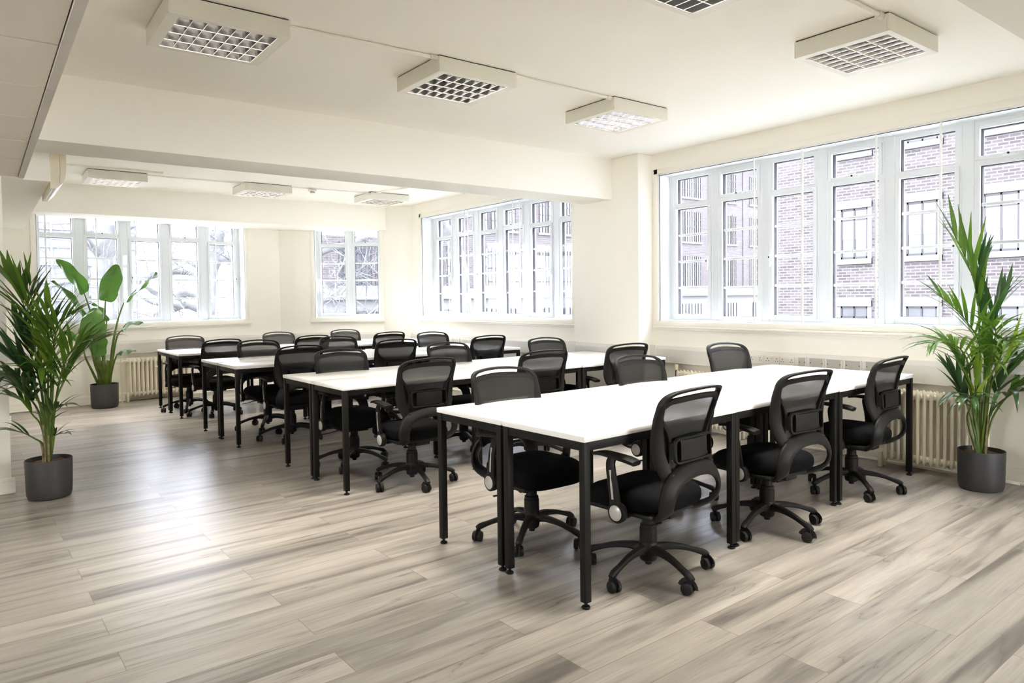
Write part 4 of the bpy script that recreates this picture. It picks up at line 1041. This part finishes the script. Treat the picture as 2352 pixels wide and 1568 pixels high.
# ------------------------------------------------------------------ outside
b = MB(); b.box(-40, 90, -40, 90, -4.2, -4.0); b_ = b.build('pavement', M['pavement'], smooth=0); struct(b_); b_.name = 'floor_street'
nbd = empty('brick_building', (24, 0, 0)); tag(nbd, 'near brick building with stone-framed windows outside the right window', 'building')
b = MB(); b.box(0.0, 8.0, -30, 15.1, -4, 16.5); b.build('wall', M['brick_near'], nbd, smooth=0)
for fl in (-1, 0, 1, 2, 3):
    z0 = 2.34 + 3.6 * fl
    for k in range(0, 9):
        yc = 12.165 - 2.17 * k; hw = 0.60
        if fl == -1: z0 = -1.0
        b = MB()
        b.box(-0.10, 0.02, yc - hw, yc + hw, z0 - 0.0, z0 + 0.18); b.box(-0.10, 0.02, yc - hw, yc + hw, z0 + 1.90, z0 + 2.18)
        b.box(-0.06, 0.02, yc - hw, yc - hw + 0.14, z0, z0 + 2.1); b.box(-0.06, 0.02, yc + hw - 0.14, yc + hw, z0, z0 + 2.1)
        sr = b.build('window_surround', M['stone'], nbd, smooth=0)
        b = MB(); b.box(-0.02, 0.0, yc - hw + 0.14, yc + hw - 0.14, z0 + 0.18, z0 + 1.90)
        b.build('window_glass', M['far_glass'], sr, smooth=0)
        b = MB(); f = 0.05; a0, a1 = yc - hw + 0.14, yc + hw - 0.14
        for (p, q, r, s_) in ((a0, a0 + f, z0 + 0.18, z0 + 1.9), (a1 - f, a1, z0 + 0.18, z0 + 1.9), (yc - f / 2, yc + f / 2, z0 + 0.18, z0 + 1.9), (a0, a1, z0 + 0.18, z0 + 0.25), (a0, a1, z0 + 1.83, z0 + 1.9), (a0, a1, z0 + 1.50, z0 + 1.56)):
            b.box(-0.045, -0.015, p, q, r, s_)
        b.build('window_frame', M['dark_frame'], sr, smooth=0)
        b = MB(); b.box(-0.03, -0.018, a0 + f, yc - f / 2, z0 + 0.85, z0 + 1.5); b.box(-0.03, -0.018, yc + f / 2, a1 - f, z0 + 0.85, z0 + 1.5); b.build('blind', M['blind'], sr, smooth=0)
fbd = empty('brick_building', (0, 35, 0)); tag(fbd, 'distant long brick building with tall narrow windows and a pale ground floor', 'building')
b = MB(); b.box(14.0, 62, 0, 8, 1.9, 13.2); b.build('wall', M['brick_far'], fbd, smooth=0)
b = MB(); b.box(14.0, 62, -0.15, 8, -4, 1.35); b.box(14.0, 62, -0.45, 8, 1.35, 1.95); b.build('stone_base', M['stone'], fbd, smooth=0)
b = MB(); b.box(14.0, 62, -0.6, 8, 12.4, 13.0); b.box(14.0, 62, -0.3, 8, 12.0, 12.4); b.build('cornice', M['stone'], fbd, smooth=0)
for g_ in range(10):
    xg = 15.2 + 4.55 * g_
    b = MB(); b.box(xg - 1.0, xg - 0.75, -0.06, 0, 2.0, 12); b.build('pilaster', M['brick_far'], fbd, smooth=0)
    for fl in range(3):
        z0 = 2.1 + 3.4 * fl
        b = MB(); b.box(xg - 0.15, xg + 2.75, -0.10, 0, z0 - 0.14, z0); b.build('window_sill', M['stone'], fbd, smooth=0)
        for (a, w) in ((0, 0.5), (0.75, 1.1), (2.1, 0.5)):
            b = MB(); b.box(xg + a, xg + a + w, -0.02, 0.0, z0, z0 + 2.3); wg = b.build('window_glass', M['far_glass'], fbd, smooth=0)
            b = MB()
            nb_ = 1 if w < 0.6 else 3
            for q in range(nb_ + 2): xx = xg + a + w * q / (nb_ + 1); b.box(xx - 0.03, xx + 0.03, -0.06, -0.01, z0, z0 + 2.3)
            for q in range(5): zz = z0 + 2.3 * q / 4; b.box(xg + a, xg + a + w, -0.06, -0.01, zz - 0.025, zz + 0.025)
            b.build('window_frame', M['dark_frame'], wg, smooth=0)
    b = MB(); b.box(xg + 0.2, xg + 2.4, -0.20, -0.14, -1.2, 0.75); bw = b.build('window_glass', M['far_glass'], fbd, smooth=0)
    b = MB()
    for q in range(7): xx = xg + 0.2 + 2.2 * q / 6; b.box(xx - 0.03, xx + 0.03, -0.24, -0.19, -1.2, 0.75)
    b.build('window_frame', M['dark_frame'], bw, smooth=0)
ofb = empty('office_building', (0, 34, 0)); tag(ofb, 'blue-grey glazed office building with white grid beyond the far left window', 'building')
b = MB(); b.box(-6, 5.6, 0, 6, -4, 14); b.build('glazing', M['blue_glass'], ofb, smooth=0)
b = MB()
for k in range(24): b.box(-6, 5.65, -0.10, 0.0, -3.6 + 0.72 * k, -3.55 + 0.72 * k)
for k in range(8): b.box(5.5 - 1.55 * k, 5.58 - 1.55 * k, -0.12, 0.0, -4, 14)
b.build('cladding_grid', M['office_grid'], ofb, smooth=0)
TR = {
'A': [[(2.3, -4, 0.42), (2.45, 0.66, 0.35), (2.37, 1.69, 0.27), (2.41, 2.3, 0.25), (2.47, 2.92, 0.27), (2.64, 3.54, 0.31), (2.77, 4.06, 0.35), (3.0, 6.0, 0.25), (3.1, 8, 0.1)], [(2.39, 2.3, 0.09), (2.06, 2.7, 0.08), (1.73, 3.08, 0.06), (1.4, 3.26, 0.05), (1.08, 3.53, 0.04)], [(2.4, 1.89, 0.14), (2.85, 1.79, 0.14), (3.22, 1.9, 0.13), (3.71, 2.06, 0.1), (4.21, 2.14, 0.09), (4.73, 2.11, 0.07)], [(2.47, 1.28, 0.12), (2.94, 1.64, 0.13), (3.31, 1.37, 0.11), (3.89, 1.26, 0.09)], [(2.4, 2.1, 0.08), (1.96, 1.89, 0.06), (1.53, 1.79, 0.05), (1.11, 1.59, 0.04)], [(2.46, 2.71, 0.08), (2.98, 3.15, 0.06), (3.45, 3.38, 0.05), (3.94, 3.36, 0.04)], [(2.39, 1.69, 0.07), (1.85, 1.29, 0.05), (1.43, 1.1, 0.04)]],
'B': [[(4.4, -4, 0.3), (4.56, 0.36, 0.22), (4.65, 0.91, 0.19), (4.78, 1.69, 0.14), (4.81, 2.13, 0.14), (4.92, 2.52, 0.19), (4.96, 3.03, 0.17), (5.1, 3.59, 0.17), (5.15, 4.15, 0.16), (5.3, 7, 0.06)], [(4.92, 2.47, 0.13), (5.27, 2.36, 0.11), (5.6, 2.49, 0.1), (6.05, 2.56, 0.09)], [(4.71, 1.35, 0.13), (4.3, 1.56, 0.12), (3.89, 1.36, 0.13), (3.41, 1.63, 0.13), (2.94, 1.74, 0.08)], [(4.68, 1.02, 0.11), (4.09, 1.25, 0.1), (3.59, 1.1, 0.1), (3.1, 0.9, 0.07)], [(4.81, 1.91, 0.06), (4.32, 2.34, 0.04), (3.92, 2.44, 0.03)], [(5.1, 3.59, 0.07), (5.51, 3.16, 0.06), (5.96, 3.3, 0.05)]],
'C': [[(12.6, -4, 0.3), (12.4, 2.0, 0.24), (11.6, 3.8, 0.18), (10.8, 4.5, 0.14), (9.95, 4.16, 0.12), (9.48, 3.59, 0.12), (9.15, 3.21, 0.11), (8.54, 2.91, 0.1), (7.88, 2.76, 0.11), (7.49, 2.53, 0.1)], [(8.54, 2.91, 0.04), (8.26, 2.43, 0.03), (7.86, 1.93, 0.02), (7.66, 1.32, 0.02)], [(9.15, 3.21, 0.04), (9.21, 2.45, 0.03), (8.78, 1.69, 0.03), (8.24, 1.19, 0.02)], [(9.48, 3.59, 0.04), (9.63, 2.46, 0.03), (9.19, 1.3, 0.03), (8.63, 0.93, 0.02)], [(9.95, 4.16, 0.05), (11.45, 3.59, 0.04), (12.06, 1.96, 0.04), (11.72, 0.86, 0.03)], [(8.26, 2.43, 0.02), (8.92, 1.94, 0.02), (9.41, 1.81, 0.01)], [(7.66, 1.32, 0.02), (8.37, 1.44, 0.01), (9.31, 0.79, 0.01)]]}
TL = {'A': 'mottled plane tree outside the left part of the far left window', 'B': 'mottled plane tree outside the right part of the far left window', 'C': 'bare tree with a mossy limb outside the small back window'}
for key, brs in TR.items():
    rnd = random.Random(key)
    rt = empty('bare_tree', (brs[0][0][0], 19.0, -4)); tag(rt, TL[key], 'tree', 'bare trees outside the back windows')
    off = Vector((brs[0][0][0], 19.0, -4)); tips = []
    for bi, br_ in enumerate(brs):
        q = spl([(x, 19.0 + (0 if bi == 0 else (-1) ** bi * 0.35 * i), z, r) for i, (x, z, r) in enumerate(br_)], 5)
        pts = [Vector(p[:3]) - off for p in q]; b = MB(); b.sweep(pts, [max(0.006, p[3]) for p in q], 9, up=(0, 1, 0.01))
        b.build('trunk' if bi == 0 else 'limb', M['bark'], rt, smooth=1.2)
        if bi: tips += [pts[int(len(pts) * f)] for f in (0.3, 0.5, 0.7, 0.85, 0.98)]
    b = MB()
    def twig(p, d, l, r, lev):
        n_ = 5; pts = [p]; dd = d.copy()
        for i in range(n_):
            dd = (dd + Vector((rnd.uniform(-1, 1), rnd.uniform(-1, 1), rnd.uniform(-0.8, 0.9))) * 0.28).normalized(); pts.append(pts[-1] + dd * l / n_)
        b.sweep(pts, [r * (1 - 0.75 * i / n_) for i in range(n_ + 1)], 4)
        if lev:
            for i in (2, 3, 5):
                twig(pts[i], (dd + Vector((rnd.uniform(-1, 1), rnd.uniform(-1, 1), rnd.uniform(-1, 0.8)))).normalized(), l * 0.6, r * 0.5, lev - 1)
    for t_ in tips:
        for k in range(2): twig(t_, Vector((rnd.uniform(-1, 1), rnd.uniform(-0.6, 0.6), rnd.uniform(-1, 1))).normalized(), rnd.uniform(0.9, 1.8), 0.016, 2)
    tw = b.build('twigs', M['bark'], rt, smooth=0); tw['kind'] = 'stuff'
